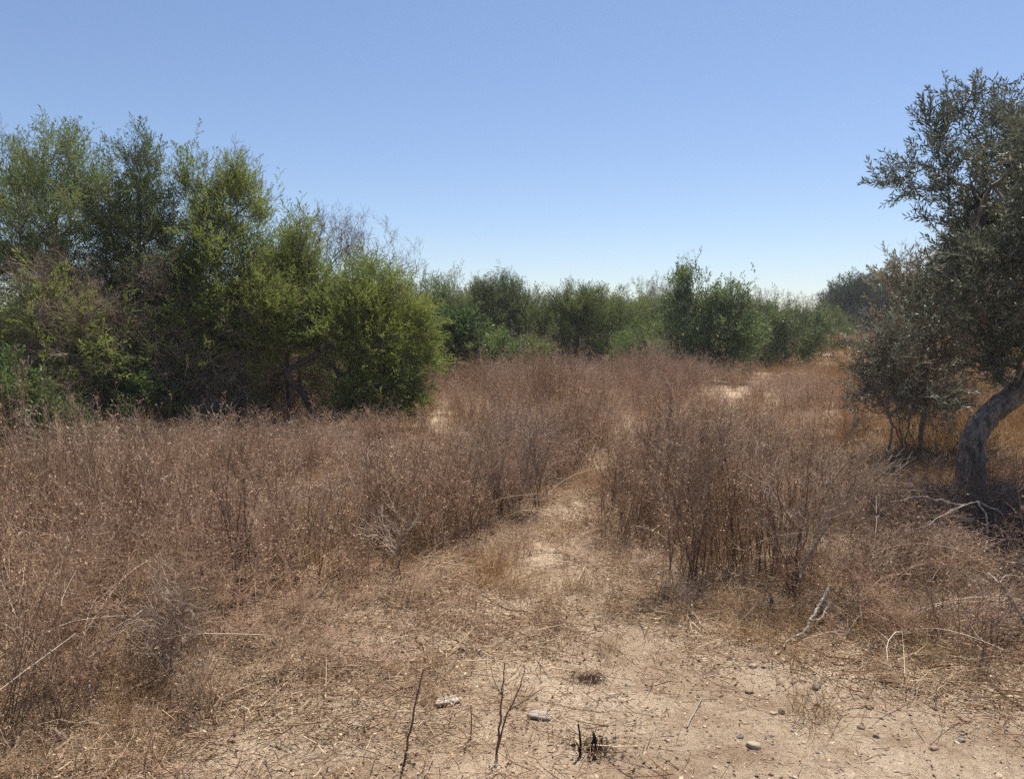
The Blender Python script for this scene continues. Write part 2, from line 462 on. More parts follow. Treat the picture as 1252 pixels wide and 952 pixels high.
DENS = {'tamarisk': 2.2, 'tamarisk_far': 3.0, 'broad': 2.2, 'broad_big': 1.6, 'pine': 1.8, 'olive': 1.25}
def woody(name, label, cat, base, stem, lobes, n_pts, spray, n_spray, leafmat, barkmat='bark_dark', up=0.55, r_tip=0.004, r_max=0.09,
          spread=0.22, sc=1.0, twig_frac=0.0, twigmat='dead_twig', group=None, crown_name='crown', bf=0.45, mn=0.12, tips=0):
    """a tree or shrub: Empty > trunk (stem, limbs and branches), crown. All coordinates are relative to base."""
    n_spray = int(n_spray * DENS[spray])
    P, k = lobe_points(lobes, n_pts)
    P[:, 2] = np.maximum(P[:, 2], mn)
    if tips:                                   # wispy upright leaders above the crown
        idx = np.argsort(-P[:, 2] + rng.normal(size=len(P)) * .25)[:tips]
        P = np.vstack([P, P[idx] + np.stack([rng.normal(size=tips) * .06, rng.normal(size=tips) * .06, rng.uniform(.08, .28, tips)], 1)])
    Q, par, ns = skeleton(stem, P, bf)
    t = thing(name, label, cat, base, group)
    gw = Geo(); wood(gw, Q, par, r_tip, r_max, stem_n=ns)
    link('trunk', gw.mesh('trunk', M[barkmat], True), t)
    gc = Geo(); mats = [M[leafmat]]
    if n_spray:
        tips_i = np.arange(ns, len(Q))
        k = rng.choice(tips_i, n_spray)
        d = nrm(Q[k] - Q[par[k]]); ctr = np.mean(Q[ns:], 0)
        out = nrm(Q[k] - ctr)
        f = rng.random(n_spray)[:, None]
        pos = Q[par[k]] + (Q[k] - Q[par[k]]) * (0.3 + .7 * f) + rng.normal(size=(n_spray, 3)) * spread * 0.45
        D = d * .5 + out * .45 + rand_dir(n_spray) * .75 + np.array([0, 0, up])
        pos[:, 2] = np.maximum(pos[:, 2], 0.05)
        # foliage clumps: some clusters of twigs are thick, some nearly bare; each clump has a hue of its own
        cl = rng.random(len(Q)) ** 1.3; keep = rng.random(n_spray) < (0.45 + .8 * cl[k])
        wl_ = (.30 if spray in ('tamarisk', 'broad_big') else .55 if sc < 2 else .9) ; pw = pos / wl_
        nz = np.sin(pw[:, 0] * 3.1 + pw[:, 2] * 1.3) * np.sin(pw[:, 1] * 2.7 - pw[:, 0] * .9 + 1) + np.sin(pw[:, 2] * 3.3 + pw[:, 1] * 1.1 + 2) * np.sin(pw[:, 0] * 2.2 + pw[:, 2] * 2.0)
        keep &= rng.random(n_spray) < np.clip(.62 + .85 * nz, .10 if spray in ('tamarisk', 'broad') else .38, 1)
        tnt = np.clip(cl[par[k]] * .45 + rng.uniform(0, .25, n_spray), 0, .8)
        place_sprays(gc, SP[spray], pos[keep], D[keep], sc * rng.uniform(.75, 1.25, n_spray)[keep], tnt[keep])
    if twig_frac:
        mats.append(M[twigmat]); nt = int(twig_frac)
        k = rng.choice(np.arange(ns, len(Q)), nt); d = nrm(Q[k] - Q[par[k]])
        place_sprays(gc, SP['twigs'], Q[k] + rng.normal(size=(nt, 3)) * .06, d * .6 + rand_dir(nt) * .7 + np.array([0, 0, up]), rng.uniform(.7, 1.5, nt), rng.uniform(0, .5, nt), 1 if n_spray else 0)
        if not n_spray: mats = [M[twigmat]]
    link(crown_name, gc.mesh(crown_name, mats), t)
    return t

def base_of(px, Y):
    x = (px - 626.0) / F * Y * 1.0
    return np.array([x, Y, float(H(x, Y))])

def rel(px, py, Y, b):
    return at(px, py, Y) - b

# ------------------------------------------------------------------ ground
def grid_coords(lo, hi, near, far_step):
    xs = list(np.arange(-near, near + 1e-6, 0.12)); s = 0.12
    while xs[-1] < hi: s *= 1.12; xs.append(xs[-1] + min(s, far_step))
    s = 0.12; left = [-near]
    while left[-1] > lo: s *= 1.12; left.append(left[-1] - min(s, far_step))
    return np.array(left[:0:-1] + xs)
gx = grid_coords(-260, 260, 7, 30); gy = grid_coords(-120, 320, 12, 30)
XX, YY = np.meshgrid(gx, gy)
fade = 1 - smooth(60, 200, np.hypot(XX, YY))
micro = 0.0
for (a_, b_, c_, am) in ((9.1, 4.3, .3, .004), (-6.2, 11.7, 1.1, .004), (17.3, -9.2, 2.2, .003), (13.1, 15.7, .7, .003), (-21.0, 8.0, 1.9, .002)):
    micro = micro + am * np.sin(a_ * XX + b_ * YY + c_)
near_ = 1 - smooth(9, 13, np.hypot(XX, YY))
ZZ = H(XX, YY) + micro * near_ * 0.0
V = np.stack([XX, YY, ZZ], -1).reshape(-1, 3)
nx = len(gx); i = np.arange(len(gy) - 1)[:, None] * nx + np.arange(nx - 1)[None]
i = i.ravel(); Fq = np.stack([i, i + 1, i + nx + 1, i + nx], 1)
gg = Geo(); gg.add(V, Fq, .5)
ground = tag(link('ground', gg.mesh('ground', M['soil'], True)), kind='structure')

def haze():
    g = Geo(); x0, x1, y0, y1, z0, z1 = -330, 330, -180, 390, -1.6, 6.2
    g.add([(x0, y0, z0), (x1, y0, z0), (x1, y1, z0), (x0, y1, z0), (x0, y0, z1), (x1, y0, z1), (x1, y1, z1), (x0, y1, z1)],
          [(3, 2, 1, 0), (4, 5, 6, 7), (0, 1, 5, 4), (1, 2, 6, 5), (2, 3, 7, 6), (3, 0, 4, 7)], .5)
    m, t, o = nodes('haze')
    v = N(t, 'ShaderNodeVolumePrincipled', Density=HAZE, Anisotropy=0.3); v.inputs['Color'].default_value = (0.86, 0.91, 1.0, 1)
    t.links.new(v.outputs[0], o.inputs['Volume'])
    tag(link('haze', g.mesh('haze', m)), 'thin pale summer haze hanging over the whole field', 'haze', kind='stuff')
HAZE = 0.0008
haze()

# narrow footpath winding away through the weeds
path_px = [(600, 1500, .9), (640, 1100, .9), (640, 905, .9), (650, 800, 1.0), (655, 720, 1.0), (670, 665, .75), (700, 615, .62), (742, 578, .5), (790, 545, .45), (850, 512, .5), (893, 490, .75), (935, 470, .7), (985, 447, .9), (1035, 428, 1.2)]
pp = np.array([[*G(a, b), c] for a, b, c in path_px])
tt = np.linspace(0, len(pp) - 1, 160)
def interp(u):
    return np.stack([np.interp(u, np.arange(len(pp)), pp[:, j]) for j in range(3)], -1)
PC = sum(interp(np.clip(tt + s_, 0, len(pp) - 1)) for s_ in (-.7, -.35, 0, .35, .7)) / 5
tg = nrm(np.gradient(PC[:, :2], axis=0)); nn_ = np.stack([tg[:, 1], -tg[:, 0]], 1)
rows = []
for s_ in np.linspace(-.5, .5, 7):
    wv = PC[:, 2] * (1 + .22 * np.sin(tt * 9 + s_ * 4) + .15 * np.sin(tt * 23 + s_)) * .8
    q = PC[:, :2] + nn_ * (s_ * wv)[:, None]
    rows.append(np.column_stack([q, H(q[:, 0], q[:, 1]) + (0.004 if abs(s_) < .49 else -.006)]))
Vp = np.stack(rows, 1).reshape(-1, 3)
i = (np.arange(len(PC) - 1)[:, None] * 7 + np.arange(6)[None]).ravel()
gp = Geo(); gp.add(Vp, np.stack([i, i + 1, i + 8, i + 7], 1)[:, ::-1], .5)
tag(link('path', gp.mesh('path', M['trail'], True)), kind='structure')

# ------------------------------------------------------------------ where things grow
edge_px = [(20, 950), (110, 905), (205, 866), (290, 812), (355, 768), (435, 728), (500, 697), (570, 668), (630, 640), (676, 612), (706, 590), (748, 562),
           (778, 560), (750, 588), (730, 622), (732, 655), (785, 690), (850, 722), (930, 742), (1040, 765), (1140, 790), (1252, 815), (1500, 900)]
poly = [G(a, b) for a, b in edge_px] + [np.array([4.5, 0.5]), np.array([4.5, -4]), np.array([-3.5, -4]), np.array([-2.6, 1.2])]
poly = np.array(poly)
def sdist(x, y):
    """signed distance to the edge of the clearing, negative inside it"""
    p = np.stack([x, y], -1); best = np.full(len(x), 1e9); ins = np.zeros(len(x), bool)
    for a, b in zip(poly, np.roll(poly, -1, 0)):
        ab = b - a; t = np.clip(((p - a) @ ab) / (ab @ ab), 0, 1)
        best = np.minimum(best, np.linalg.norm(p - a - t[:, None] * ab, axis=1))
        c = ((a[1] > y) != (b[1] > y)) & (x < (b[0] - a[0]) * (y - a[1]) / (b[1] - a[1] + 1e-12) + a[0])
        ins ^= c
    return np.where(ins, -best, best)
def path_d(x, y):
    d = np.full(len(x), 1e9)
    for q in PC[::3]: d = np.minimum(d, np.hypot(x - q[0], y - q[1]) - q[2] * .5)
    return d
def vn(x, y, f, seed=0):
    """cheap smooth noise 0..1"""
    r = np.random.default_rng(seed); s = 0
    for _ in range(5):
        a = r.uniform(0, 6.28); k = f * r.uniform(.6, 1.6)
        s = s + np.sin((x * math.cos(a) + y * math.sin(a)) * k + r.uniform(0, 6.28))
    return .5 + s / 5

def scatter_pts(n, y0, y1, half=0.95, pad=1.5):
    """uniform over the wedge of ground ahead of the camera"""
    y = np.sqrt(rng.uniform(y0 * y0, y1 * y1, n)); x = rng.uniform(-1, 1, n) * (y * half + pad)
    return x, y

# ------------------------------------------------------------------ scatter (only for uncountable cover)
def weed_proto(kind):
    g = Geo()
    A = []; B = []; RA = []; RB = []; T = []; LP = []; LD = []; LL = []; LT = []
    def stem(p, d, ln, nseg, r0, curl, t):
        pts = [p]; dd = nrm(d)
        for _ in range(nseg):
            dd = nrm(dd + rng.normal(size=3) * curl + np.array([0, 0, .02])); pts.append(pts[-1] + dd * ln / nseg)
        for j in range(nseg):
            A.append(pts[j]); B.append(pts[j + 1]); RA.append(r0 * (1 - .7 * j / nseg)); RB.append(r0 * (1 - .7 * (j + 1) / nseg)); T.append(t)
        return np.array(pts)
    if kind == 'tall':
        for _ in range(rng.integers(8, 13)):
            p = np.array([*(rng.normal(size=2) * .07), -0.01]); h = rng.uniform(.55, 1.05); t = rng.uniform(0, .75)
            s = stem(p, np.array([*(rng.normal(size=2) * .16), 1]), h, 6, .0030, .055, t)
            for _ in range(rng.integers(10, 17)):
                u = rng.uniform(.22, 1) * 5.98; j = int(u); q = s[j] + (s[j + 1] - s[j]) * (u - j)
                az = rng.uniform(0, 6.28); l = rng.uniform(.06, .2) * (1.25 - u / 8)
                w_ = stem(q, np.array([math.cos(az) * .6, math.sin(az) * .6, .85]), l, 2, .0012, .16, min(1, t + .12))
                for e in range(rng.integers(0, 4)):
                    LP.append(w_[1] + (w_[2] - w_[1]) * rng.random()); LD.append(rand_dir(1)[0] + [0, 0, .5]); LL.append(rng.uniform(.008, .02)); LT.append(min(1, t + rng.uniform(.05, .4)))
    elif kind == 'bushy':
        for _ in range(rng.integers(9, 14)):
            p = np.array([*(rng.normal(size=2) * .05), -0.01]); h = rng.uniform(.4, .8); t = rng.uniform(0.1, .7)
            s = stem(p, np.array([*(rng.normal(size=2) * .42), 1]), h, 6, .0024, .12, t)
            for _ in range(rng.integers(8, 13)):
                u = rng.uniform(.3, 1) * 5.98; j = int(u); q = s[j] + (s[j + 1] - s[j]) * (u - j)
                w_ = stem(q, rand_dir(1)[0] * .8 + np.array([0, 0, .6]), rng.uniform(.1, .28), 4, .0012, .25, min(1, t + .1))
                for _ in range(2):
                    k = rng.integers(1, 4); stem(w_[k], rand_dir(1)[0] + np.array([0, 0, .4]), rng.uniform(.03, .1), 2, .0008, .2, min(1, t + .25))
                for e in range(2):
                    LP.append(w_[-1]); LD.append(rand_dir(1)[0]); LL.append(rng.uniform(.007, .016)); LT.append(min(1, t + rng.uniform(.1, .5)))
    elif kind == 'arch':                    # long bleached stalks bowed over among the rest
        for _ in range(rng.integers(3, 6)):
            p = np.array([*(rng.normal(size=2) * .1), -0.01]); az = rng.uniform(0, 6.28); t = rng.uniform(0, 1)
            d = np.array([math.cos(az) * .5, math.sin(az) * .5, 1]); pts = [p]; dd = nrm(d); ln = rng.uniform(.5, .95)
            for j in range(7):
                pts.append(pts[-1] + dd * ln / 7); dd = nrm(dd + np.array([math.cos(az) * .13, math.sin(az) * .13, -.13]) + rng.normal(size=3) * .06)
            for j in range(7): A.append(pts[j]); B.append(pts[j + 1]); RA.append(.0030 * (1 - .09 * j)); RB.append(.0030 * (1 - .09 * (j + 1))); T.append(t)
            for j in range(3, 7): stem(pts[j], rand_dir(1)[0] + np.array([0, 0, .5]), rng.uniform(.05, .16), 3, .0012, .2, t)
    elif kind == 'grass':
        for _ in range(60):
            p = np.array([*(rng.normal(size=2) * .06), -0.01]); 
            stem(p, np.array([*(rng.normal(size=2) * .5), 1]), rng.uniform(.12, .42), 4, .0013, .16, rng.uniform(0, 1))
        for _ in range(35):
            p = np.array([*(rng.normal(size=2) * .1), 0.01]); 
            stem(p, np.array([*(rng.normal(size=2)), .25]), rng.uniform(.08, .25), 3, .0013, .2, rng.uniform(0, 1))
    elif kind == 'mat':                     # dry stems fallen flat and broken
        for _ in range(46):
            az = rng.uniform(0, 6.28); d = np.array([math.cos(az), math.sin(az), rng.normal() * .07])
            p = np.array([*(rng.normal(size=2) * .16), rng.uniform(.002, .035)])
            stem(p - d * .06, d, rng.uniform(.03, .13) if rng.random() < .75 else rng.uniform(.12, .30), 3, rng.uniform(.001, .0027), .16, rng.uniform(.15, 1))
        for _ in range(10):
            p = np.array([*(rng.normal(size=2) * .13), 0]); stem(p, rand_dir(1)[0] + [0, 0, .8], rng.uniform(.04, .13), 3, .0012, .2, rng.uniform(0, 1))
        for _ in range(60):
            LP.append(np.array([*(rng.normal(size=2) * .17), rng.uniform(.003, .02)])); LD.append(rand_dir(1)[0] * [1, 1, .2]); LL.append(rng.uniform(.008, .025)); LT.append(rng.random())
    elif kind == 'crumb':                   # scattered bits of straw and leaf on bare soil
        for _ in range(26):
            az = rng.uniform(0, 6.28); d = np.array([math.cos(az), math.sin(az), 0.02])
            p = np.array([*(rng.normal(size=2) * .22), .004]); stem(p, d, rng.uniform(.015, .09), 2, rng.uniform(.0007, .0016), .1, rng.uniform(0, 1))
        for _ in range(70):
            LP.append(np.array([*(rng.normal(size=2) * .22), rng.uniform(.002, .008)])); LD.append(rand_dir(1)[0] * [1, 1, .25]); LL.append(rng.uniform(.005, .017)); LT.append(rng.random() ** 1.5)
    g.segs(np.array(A), np.array(B), np.array(RA), np.array(RB), np.array(T))
    if LP:
        LP = np.array(LP); g.leaves(LP, np.array(LD), rng.normal(size=LP.shape), np.array(LL), np.array(LL) * .42, np.array(LT))
    return g

def pebble_geo(seed, flat=.62):
    r = np.random.default_rng(seed)
    t = (1 + 5 ** .5) / 2
    v = nrm(np.array([(-1, t, 0), (1, t, 0), (-1, -t, 0), (1, -t, 0), (0, -1, t), (0, 1, t), (0, -1, -t), (0, 1, -t), (t, 0, -1), (t, 0, 1), (-t, 0, -1), (-t, 0, 1)], float))
    f = [(0, 11, 5), (0, 5, 1), (0, 1, 7), (0, 7, 10), (0, 10, 11), (1, 5, 9), (5, 11, 4), (11, 10, 2), (10, 7, 6), (7, 1, 8), (3, 9, 4), (3, 4, 2), (3, 2, 6), (3, 6, 8), (3, 8, 9), (4, 9, 5), (2, 4, 11), (6, 2, 10), (8, 6, 7), (9, 8, 1)]
    def sub(v, f):
        v = list(v); c = {}; o = []
        def mid(a, b):
            k = (min(a, b), max(a, b))
            if k not in c: c[k] = len(v); v.append(nrm(v[a] + v[b]))
            return c[k]
        for a, b, d in f:
            x, y, z = mid(a, b), mid(b, d), mid(d, a); o += [(a, x, z), (b, y, x), (d, z, y), (x, y, z)]
        return np.array(v), o
    v, f = sub(v, f); v, f = sub(v, f)
    for _ in range(13):                       # knock off flats, as broken stone has
        n = nrm(r.normal(size=3)); h = r.uniform(.52, .88); d = v @ n; v = v - np.maximum(d - h, 0)[:, None] * n
    v = v * (1 + .05 * np.sin(v @ r.normal(size=3) * 5)[:, None])
    v = v * np.array([1, r.uniform(.65, .9), flat * r.uniform(.8, 1.1)])
    g = Geo(); g.add(v, np.array(f), .5)
    return g

def proto_collection(name, meshes):
    col = bpy.data.collections.new(name)
    for i, me in enumerate(meshes):
        o = bpy.data.objects.new('%s_%02d' % (name, i), me); col.objects.link(o)
    return col

def scatter(name, label, cat, col, P, rot, scl, idx):
    me = bpy.data.meshes.new(name); me.vertices.add(len(P)); me.vertices.foreach_set('co', P.astype(np.float32).ravel())
    for nm, ty, dat in (('rot', 'FLOAT_VECTOR', rot), ('scl', 'FLOAT_VECTOR', scl)):
        a = me.attributes.new(nm, ty, 'POINT'); a.data.foreach_set('vector', dat.astype(np.float32).ravel())
    a = me.attributes.new('idx', 'INT', 'POINT'); a.data.foreach_set('value', idx.astype(np.int32))
    o = link(name, me); tag(o, label, cat, kind='stuff')
    ng = bpy.data.node_groups.new(name + '_scatter', 'GeometryNodeTree')
    ng.interface.new_socket('Geometry', in_out='INPUT', socket_type='NodeSocketGeometry')
    ng.interface.new_socket('Geometry', in_out='OUTPUT', socket_type='NodeSocketGeometry')
    gi = ng.nodes.new('NodeGroupInput'); go = ng.nodes.new('NodeGroupOutput')
    ip = ng.nodes.new('GeometryNodeInstanceOnPoints'); ci = ng.nodes.new('GeometryNodeCollectionInfo')
    ci.inputs['Collection'].default_value = col; ci.inputs['Separate Children'].default_value = True; ci.inputs['Reset Children'].default_value = True
    def attr(nm, ty):
        n = ng.nodes.new('GeometryNodeInputNamedAttribute'); n.data_type = ty; n.inputs['Name'].default_value = nm
        return [s for s in n.outputs if s.enabled and s.name == 'Attribute'][0]
    e2r = ng.nodes.new('FunctionNodeEulerToRotation')
    ng.links.new(attr('rot', 'FLOAT_VECTOR'), e2r.inputs[0]); ng.links.new(e2r.outputs[0], ip.inputs['Rotation'])
    ng.links.new(attr('scl', 'FLOAT_VECTOR'), ip.inputs['Scale']); ng.links.new(attr('idx', 'INT'), ip.inputs['Instance Index'])
    ip.inputs['Pick Instance'].default_value = True
    ng.links.new(gi.outputs[0], ip.inputs['Points']); ng.links.new(ci.outputs[0], ip.inputs['Instance'])
    ng.links.new(ip.outputs[0], go.inputs[0])
    md = o.modifiers.new('scatter', 'NODES'); md.node_group = ng
    return o

def rots(n, lean=.12):
    return np.stack([rng.normal(size=n) * lean, rng.normal(size=n) * lean, rng.uniform(0, 6.283, n)], 1)

# protos, sorted by name: indices 0-5 tall rust, 6-9 tall grey, 10-14 bushy grey, 15-17 bushy rust, 18-20 dark
wm = [weed_proto('tall').mesh('weed', M['weed']) for _ in range(6)] + [weed_proto('tall').mesh('weed', M['weed_grey']) for _ in range(4)] \
   + [weed_proto('bushy').mesh('weed', M['weed_grey']) for _ in range(5)] + [weed_proto('bushy').mesh('weed', M['weed']) for _ in range(3)] \
   + [weed_proto('tall').mesh('weed', M['weed_dark']) for _ in range(3)] \
   + [weed_proto('arch').mesh('weed', M['straw_pale']) for _ in range(3)]
weed_col = proto_collection('weed_clumps', wm)

OLV = at(1190, 600, 7.4)[:2]                 # foot of the olive tree
def weed_field():
    X = []; Y = []
    for n, y0, y1 in ((2600, 2.2, 9.0), (5600, 9.0, 20.0), (8200, 20.0, 42.0)):
        x, y = scatter_pts(n, y0, y1); X.append(x); Y.append(y)
    x = np.concatenate(X); y = np.concatenate(Y)
    sd = sdist(x, y); pd = path_d(x, y)
    dens = smooth(-.10, .14, sd) * np.maximum(smooth(-.05, .3, pd), smooth(8.9, 9.7, y) * (1 - smooth(15.6, 16.2, y)))
    pool = smooth(1.5, 1.1, np.hypot((x - OLV[0] + .30) / 1.2, (y - OLV[1] + 1.3) / 1.55))
    dens *= 1 - .9 * pool
    dens *= 1 - .93 * smooth(0, 1, (x - (.30 * y - .5)) / 1.5) * smooth(19, 24, y)        # golden rise on the right
    dens *= 1 - .85 * smooth(7.4, 8.2, y) * (1 - smooth(22, 26, y)) * smooth(0, .8, x - .36 * y - .5)
    dens *= (.38 + .62 * smooth(.33, .55, vn(x, y, 3.2, 3))) * np.where(y < 9, .85, 1)
    dens = np.maximum(dens, .9 * smooth(-.4, -1.4, x) * smooth(5.6, 4.6, y) * smooth(0, .15, sd))
    dens = np.where((pd < 1.0) & (y > 5.2) & (y < 12) & (sd > .05), np.maximum(dens, .95 * smooth(0, .1, pd)), dens)
    k = rng.random(len(x)) < dens
    x, y, sd, pd = x[k], y[k], sd[k], pd[k]
    n = len(x)
    h = .62 + .62 * vn(x, y, 1.7, 5)
    h *= 1 - .38 * smooth(4.2, 7.5, y) * smooth(.6, -1.2, x) * (1 - smooth(11, 14.5, y))
    h *= .50 + .50 * smooth(-.1, .55, sd)
    h *= .7 + .3 * smooth(0, .4, pd)
    h *= 1 - .38 * smooth(0, .12, x / np.maximum(y, 1) - .20) * smooth(9, 12, y)
    h *= 1 + .16 * smooth(13, 16, y) * (x < 8) - .18 * smooth(8.5, 10, y) * (1 - smooth(12, 14, y))
    h *= 1 - .5 * smooth(1.1, .7, np.hypot(x - 4.45, (y - 15.4) * .5))
    rim = (pd > .02) & (pd < 1.3) & (y > 5.2) & (y < 11) & (sd > 0); h = np.where(rim, np.maximum(h, .78 * rng.uniform(.75, 1.1, n)), h)     # the high purple-grey bank in the middle distance
    nl_ = smooth(-.4, -1.4, x) * smooth(5.6, 4.6, y) * (sd > 0); h = np.maximum(h * (1 + .15 * nl_), .72 * nl_)
    h *= rng.uniform(.75, 1.2, n)
    h *= 1 - .55 * smooth(2.3, 1.5, np.hypot((x - OLV[0] + .1) / 1.35, (y - OLV[1] + 1.1) / 1.6))
    wide = 1 + .35 * smooth(8, 25, y)
    scl = np.stack([wide * rng.uniform(.85, 1.2, n), wide * rng.uniform(.85, 1.2, n), h], 1)
    m = vn(x, y, 2.0, 9) + rng.normal(size=n) * .11
    grey = smooth(12, 17, y) * .35
    idx = np.where(m + grey < .58, rng.integers(0, 6, n), np.where(m + grey < .80, rng.integers(6, 10, n), np.where(m < .98, rng.integers(10, 15, n), rng.integers(15, 18, n))))
    dk = rng.random(n) < .05
    ar = rng.random(n) < .11
    idx = np.where(dk, rng.integers(18, 21, n), idx); idx = np.where(ar, rng.integers(21, 24, n), idx)
    # low broken weeds standing in the matted straw of the clearing
    xl, yl = scatter_pts(3600, 1.6, 8); sl = sdist(xl, yl)
    q = np.clip(.75 * smooth(-.55, 0, sl) + .55 * smooth(.4, -1.3, xl) * smooth(-1.6, -.2, sl) + .42 * smooth(.5, .75, vn(xl, yl, 3.4, 71)), 0, 1) * (1 - .9 * smooth(.6, 1.3, xl) * smooth(4.3, 3.7, yl))
    kk = (sl < .1) & (rng.random(len(xl)) < q * .6); xl, yl = xl[kk], yl[kk]; nl = len(xl)
    hl = rng.uniform(.10, .38, nl); hl *= .6 + .6 * smooth(.5, -1.5, xl)
    x = np.concatenate([x, xl]); y = np.concatenate([y, yl]); idx = np.concatenate([idx, np.where(rng.random(nl) < .6, rng.integers(0, 6, nl), rng.integers(10, 18, nl))])
    wl = rng.uniform(.45, .8, nl); scl = np.concatenate([scl, np.stack([wl, wl, hl], 1)]); n = len(x)
    P = np.stack([x, y, H(x, y)], 1)
    print('weeds', n)
    scatter('dry_weeds', 'waist-high field of rusty brown and grey dried weeds around the footpath', 'dry weeds', weed_col, P, rots(n, .10), scl, idx)
weed_field()

grass_col = proto_collection('grass_tufts', [weed_proto('grass').mesh('grass', M['straw']) for _ in range(5)] + [weed_proto('grass').mesh('grass', M['gold']) for _ in range(5)])
def grass_field():
    x1, y1 = scatter_pts(2200, 2.0, 9); sd = sdist(x1, y1)
    g_ = smooth(.52, .72, vn(x1, y1, 2.6, 21)); k1 = (rng.random(len(x1)) < (.06 + .7 * g_ * smooth(-1.3, .1, sd) + .3 * smooth(0, .5, sd)))
    x1, y1 = x1[k1], y1[k1]
    x2, y2 = scatter_pts(6000, 7.6, 26); k2 = (smooth(0, .8, x2 - .36 * y2 - .5) > rng.random(len(x2)) * .9 + .05) | (rng.random(len(x2)) < .16)
    x2, y2 = x2[k2], y2[k2]
    x3, y3 = scatter_pts(13000, 22, 75, .8); k3 = smooth(0, 1, (x3 - (.29 * y3 - .5)) / 2) > .2
    x3, y3 = x3[k3], y3[k3]
    x = np.concatenate([x1, x2, x3]); y = np.concatenate([y1, y2, y3]); n = len(x)
    k = (path_d(x, y) > 0.02) | (y < 9); x, y = x[k], y[k]; n = len(x)
    s = np.where(y < 9, rng.uniform(.35, .85, n), np.where(y < 26, rng.uniform(.9, 1.7, n), rng.uniform(1.1, 2.0, n)))
    idx = np.where((y < 9) & (rng.random(n) < .7), rng.integers(0, 5, n), rng.integers(5, 10, n))
    print('grass', n)
    scatter('dry_grass', 'golden dried grass in tufts among the weeds and on the far rise', 'dry grass', grass_col, np.stack([x, y, H(x, y)], 1), rots(n, .1), np.stack([s * 1.2, s * 1.2, s], 1), idx)
grass_field()

mat_col = proto_collection('fallen_stems', [weed_proto('mat').mesh('mat', M['litter']) for _ in range(6)] + [weed_proto('crumb').mesh('crumb', M['litter']) for _ in range(6)])
def litter():
    x, y = scatter_pts(13000, 1.4, 11); sd = sdist(x, y)
    left = smooth(1.2, -1.2, x) 
    nearsand = smooth(-.25, -1.0, sd) * smooth(-.3, .6, x) * smooth(5.2, 4.2, y)          # gravelly sand, lower right
    pm = np.clip(.20 + .18 * smooth(1.4, .4, x) + .75 * left * smooth(-2.4, -.3, sd) + .8 * smooth(-.8, .1, sd) + .55 * smooth(.42, .62, vn(x, y, 3.1, 33)), 0, 1) * (1 - .94 * nearsand) * .9
    pdl = path_d(x, y); trod = 1 - .6 * smooth(.12, -.12, pdl) * smooth(4.4, 5.2, y); pm = pm * trod
    pc = (.7 - .55 * nearsand) * trod * (y < 7)
    r = rng.random(len(x)); ismat = r < pm * .62; iscr = ~ismat & (rng.random(len(x)) < pc * .7)
    k = ismat | iscr; x, y, ismat = x[k], y[k], ismat[k]; n = len(x)
    k = ismat | (y < 6.5); 
    idx = np.where(ismat, rng.integers(0, 6, n), rng.integers(6, 12, n)); s = rng.uniform(.7, 1.25, n)
    print('litter', n)
    scatter('straw_litter', 'broken dry stems and leaf crumbs matted over the sandy soil', 'litter', mat_col, np.stack([x, y, H(x, y) + .002], 1), rots(n, .04), np.stack([s, s, s * rng.uniform(.7, 1.5, n)], 1), idx)
litter()

peb_col = proto_collection('pebbles', [pebble_geo(40 + i).mesh('pebble', M[['stone_pale', 'stone_brown', 'clod', 'clod', 'stone_dark', 'clod'][i % 6]]) for i in range(12)])
def gravel():
    x, y = scatter_pts(42000, 1.5, 5.6); sd = sdist(x, y)
    p = .12 + .88 * smooth(-.1, 1.0, x + .2) * smooth(.2, -.8, sd)
    k = (rng.random(len(x)) < p) & (sd < .3); x, y = x[k], y[k]; n = len(x)
    s = .0025 + .0095 * rng.random(n) ** 3.4
    print('gravel', n)
    scatter('gravel', 'small pebbles and grit on the bare sand at the lower right', 'gravel', peb_col, np.stack([x, y, H(x, y) + s * .05], 1), rots(n, .3), np.stack([s, s, s], 1) * rng.uniform(.8, 1.3, (n, 3)), rng.integers(0, 12, n))
gravel()

# ------------------------------------------------------------------ stones one can point to
def stone(px, py, wpx, mat, label, flat=.6, seed=0, rz=0.0, name='stone'):
    p = G(px, py); z = float(H(*p)); dist = math.hypot(p[0], p[1], )
    rad = wpx / F * math.sqrt(dist ** 2 + CAM_Z ** 2) * .5
    g = pebble_geo(seed, flat); o = link(name, g.mesh(name, M[mat], True), None, (p[0], p[1], z + rad * flat * .22), rz, (rad,) * 3)
    tag(o, label, 'stone', 'stones lying on the sand')
stone(920, 912, 19, 'stone_pale', 'smooth pale oval stone at the very bottom of the sand', .5, 1)
stone(998, 841, 13, 'stone_dark', 'dark grey blocky stone alone on the open sand', .8, 2)
stone(1067, 799, 15, 'stone_dark', 'rounded grey stone at the edge of the dry grass, right of the bent stick', .6, 3)
stone(1064, 865, 12, 'stone_brown', 'brown flattish stone right of the dark blocky stone', .55, 4, .8)
stone(915, 846, 13, 'stone_brown', 'reddish brown flat stone left of the dark blocky stone', .5, 5, .3)
stone(905, 901, 9, 'stone_dark', 'small dark stone just behind the pale oval stone', .75, 6)
stone(956, 871, 12, 'stone_brown', 'brown lumpy stone in the middle of the gravel patch', .7, 7, 1.2)
stone(946, 872, 10, 'stone_pale', 'pale stone touching the brown lumpy stone in the gravel', .6, 8)
stone(1000, 884, 10, 'stone_brown', 'thin brown slab stone below the pair of stacked small stones', .35, 9)
stone(999, 862, 7, 'stone_brown', 'small pointed brown stone below the dark blocky stone', .9, 10)
stone(921, 815, 10, 'stone_pale', 'little cream stone beside a dark pebble under the bent stick', .6, 12)
stone(934, 816, 6, 'stone_dark', 'little dark pebble beside the cream stone under the bent stick', .8, 13)
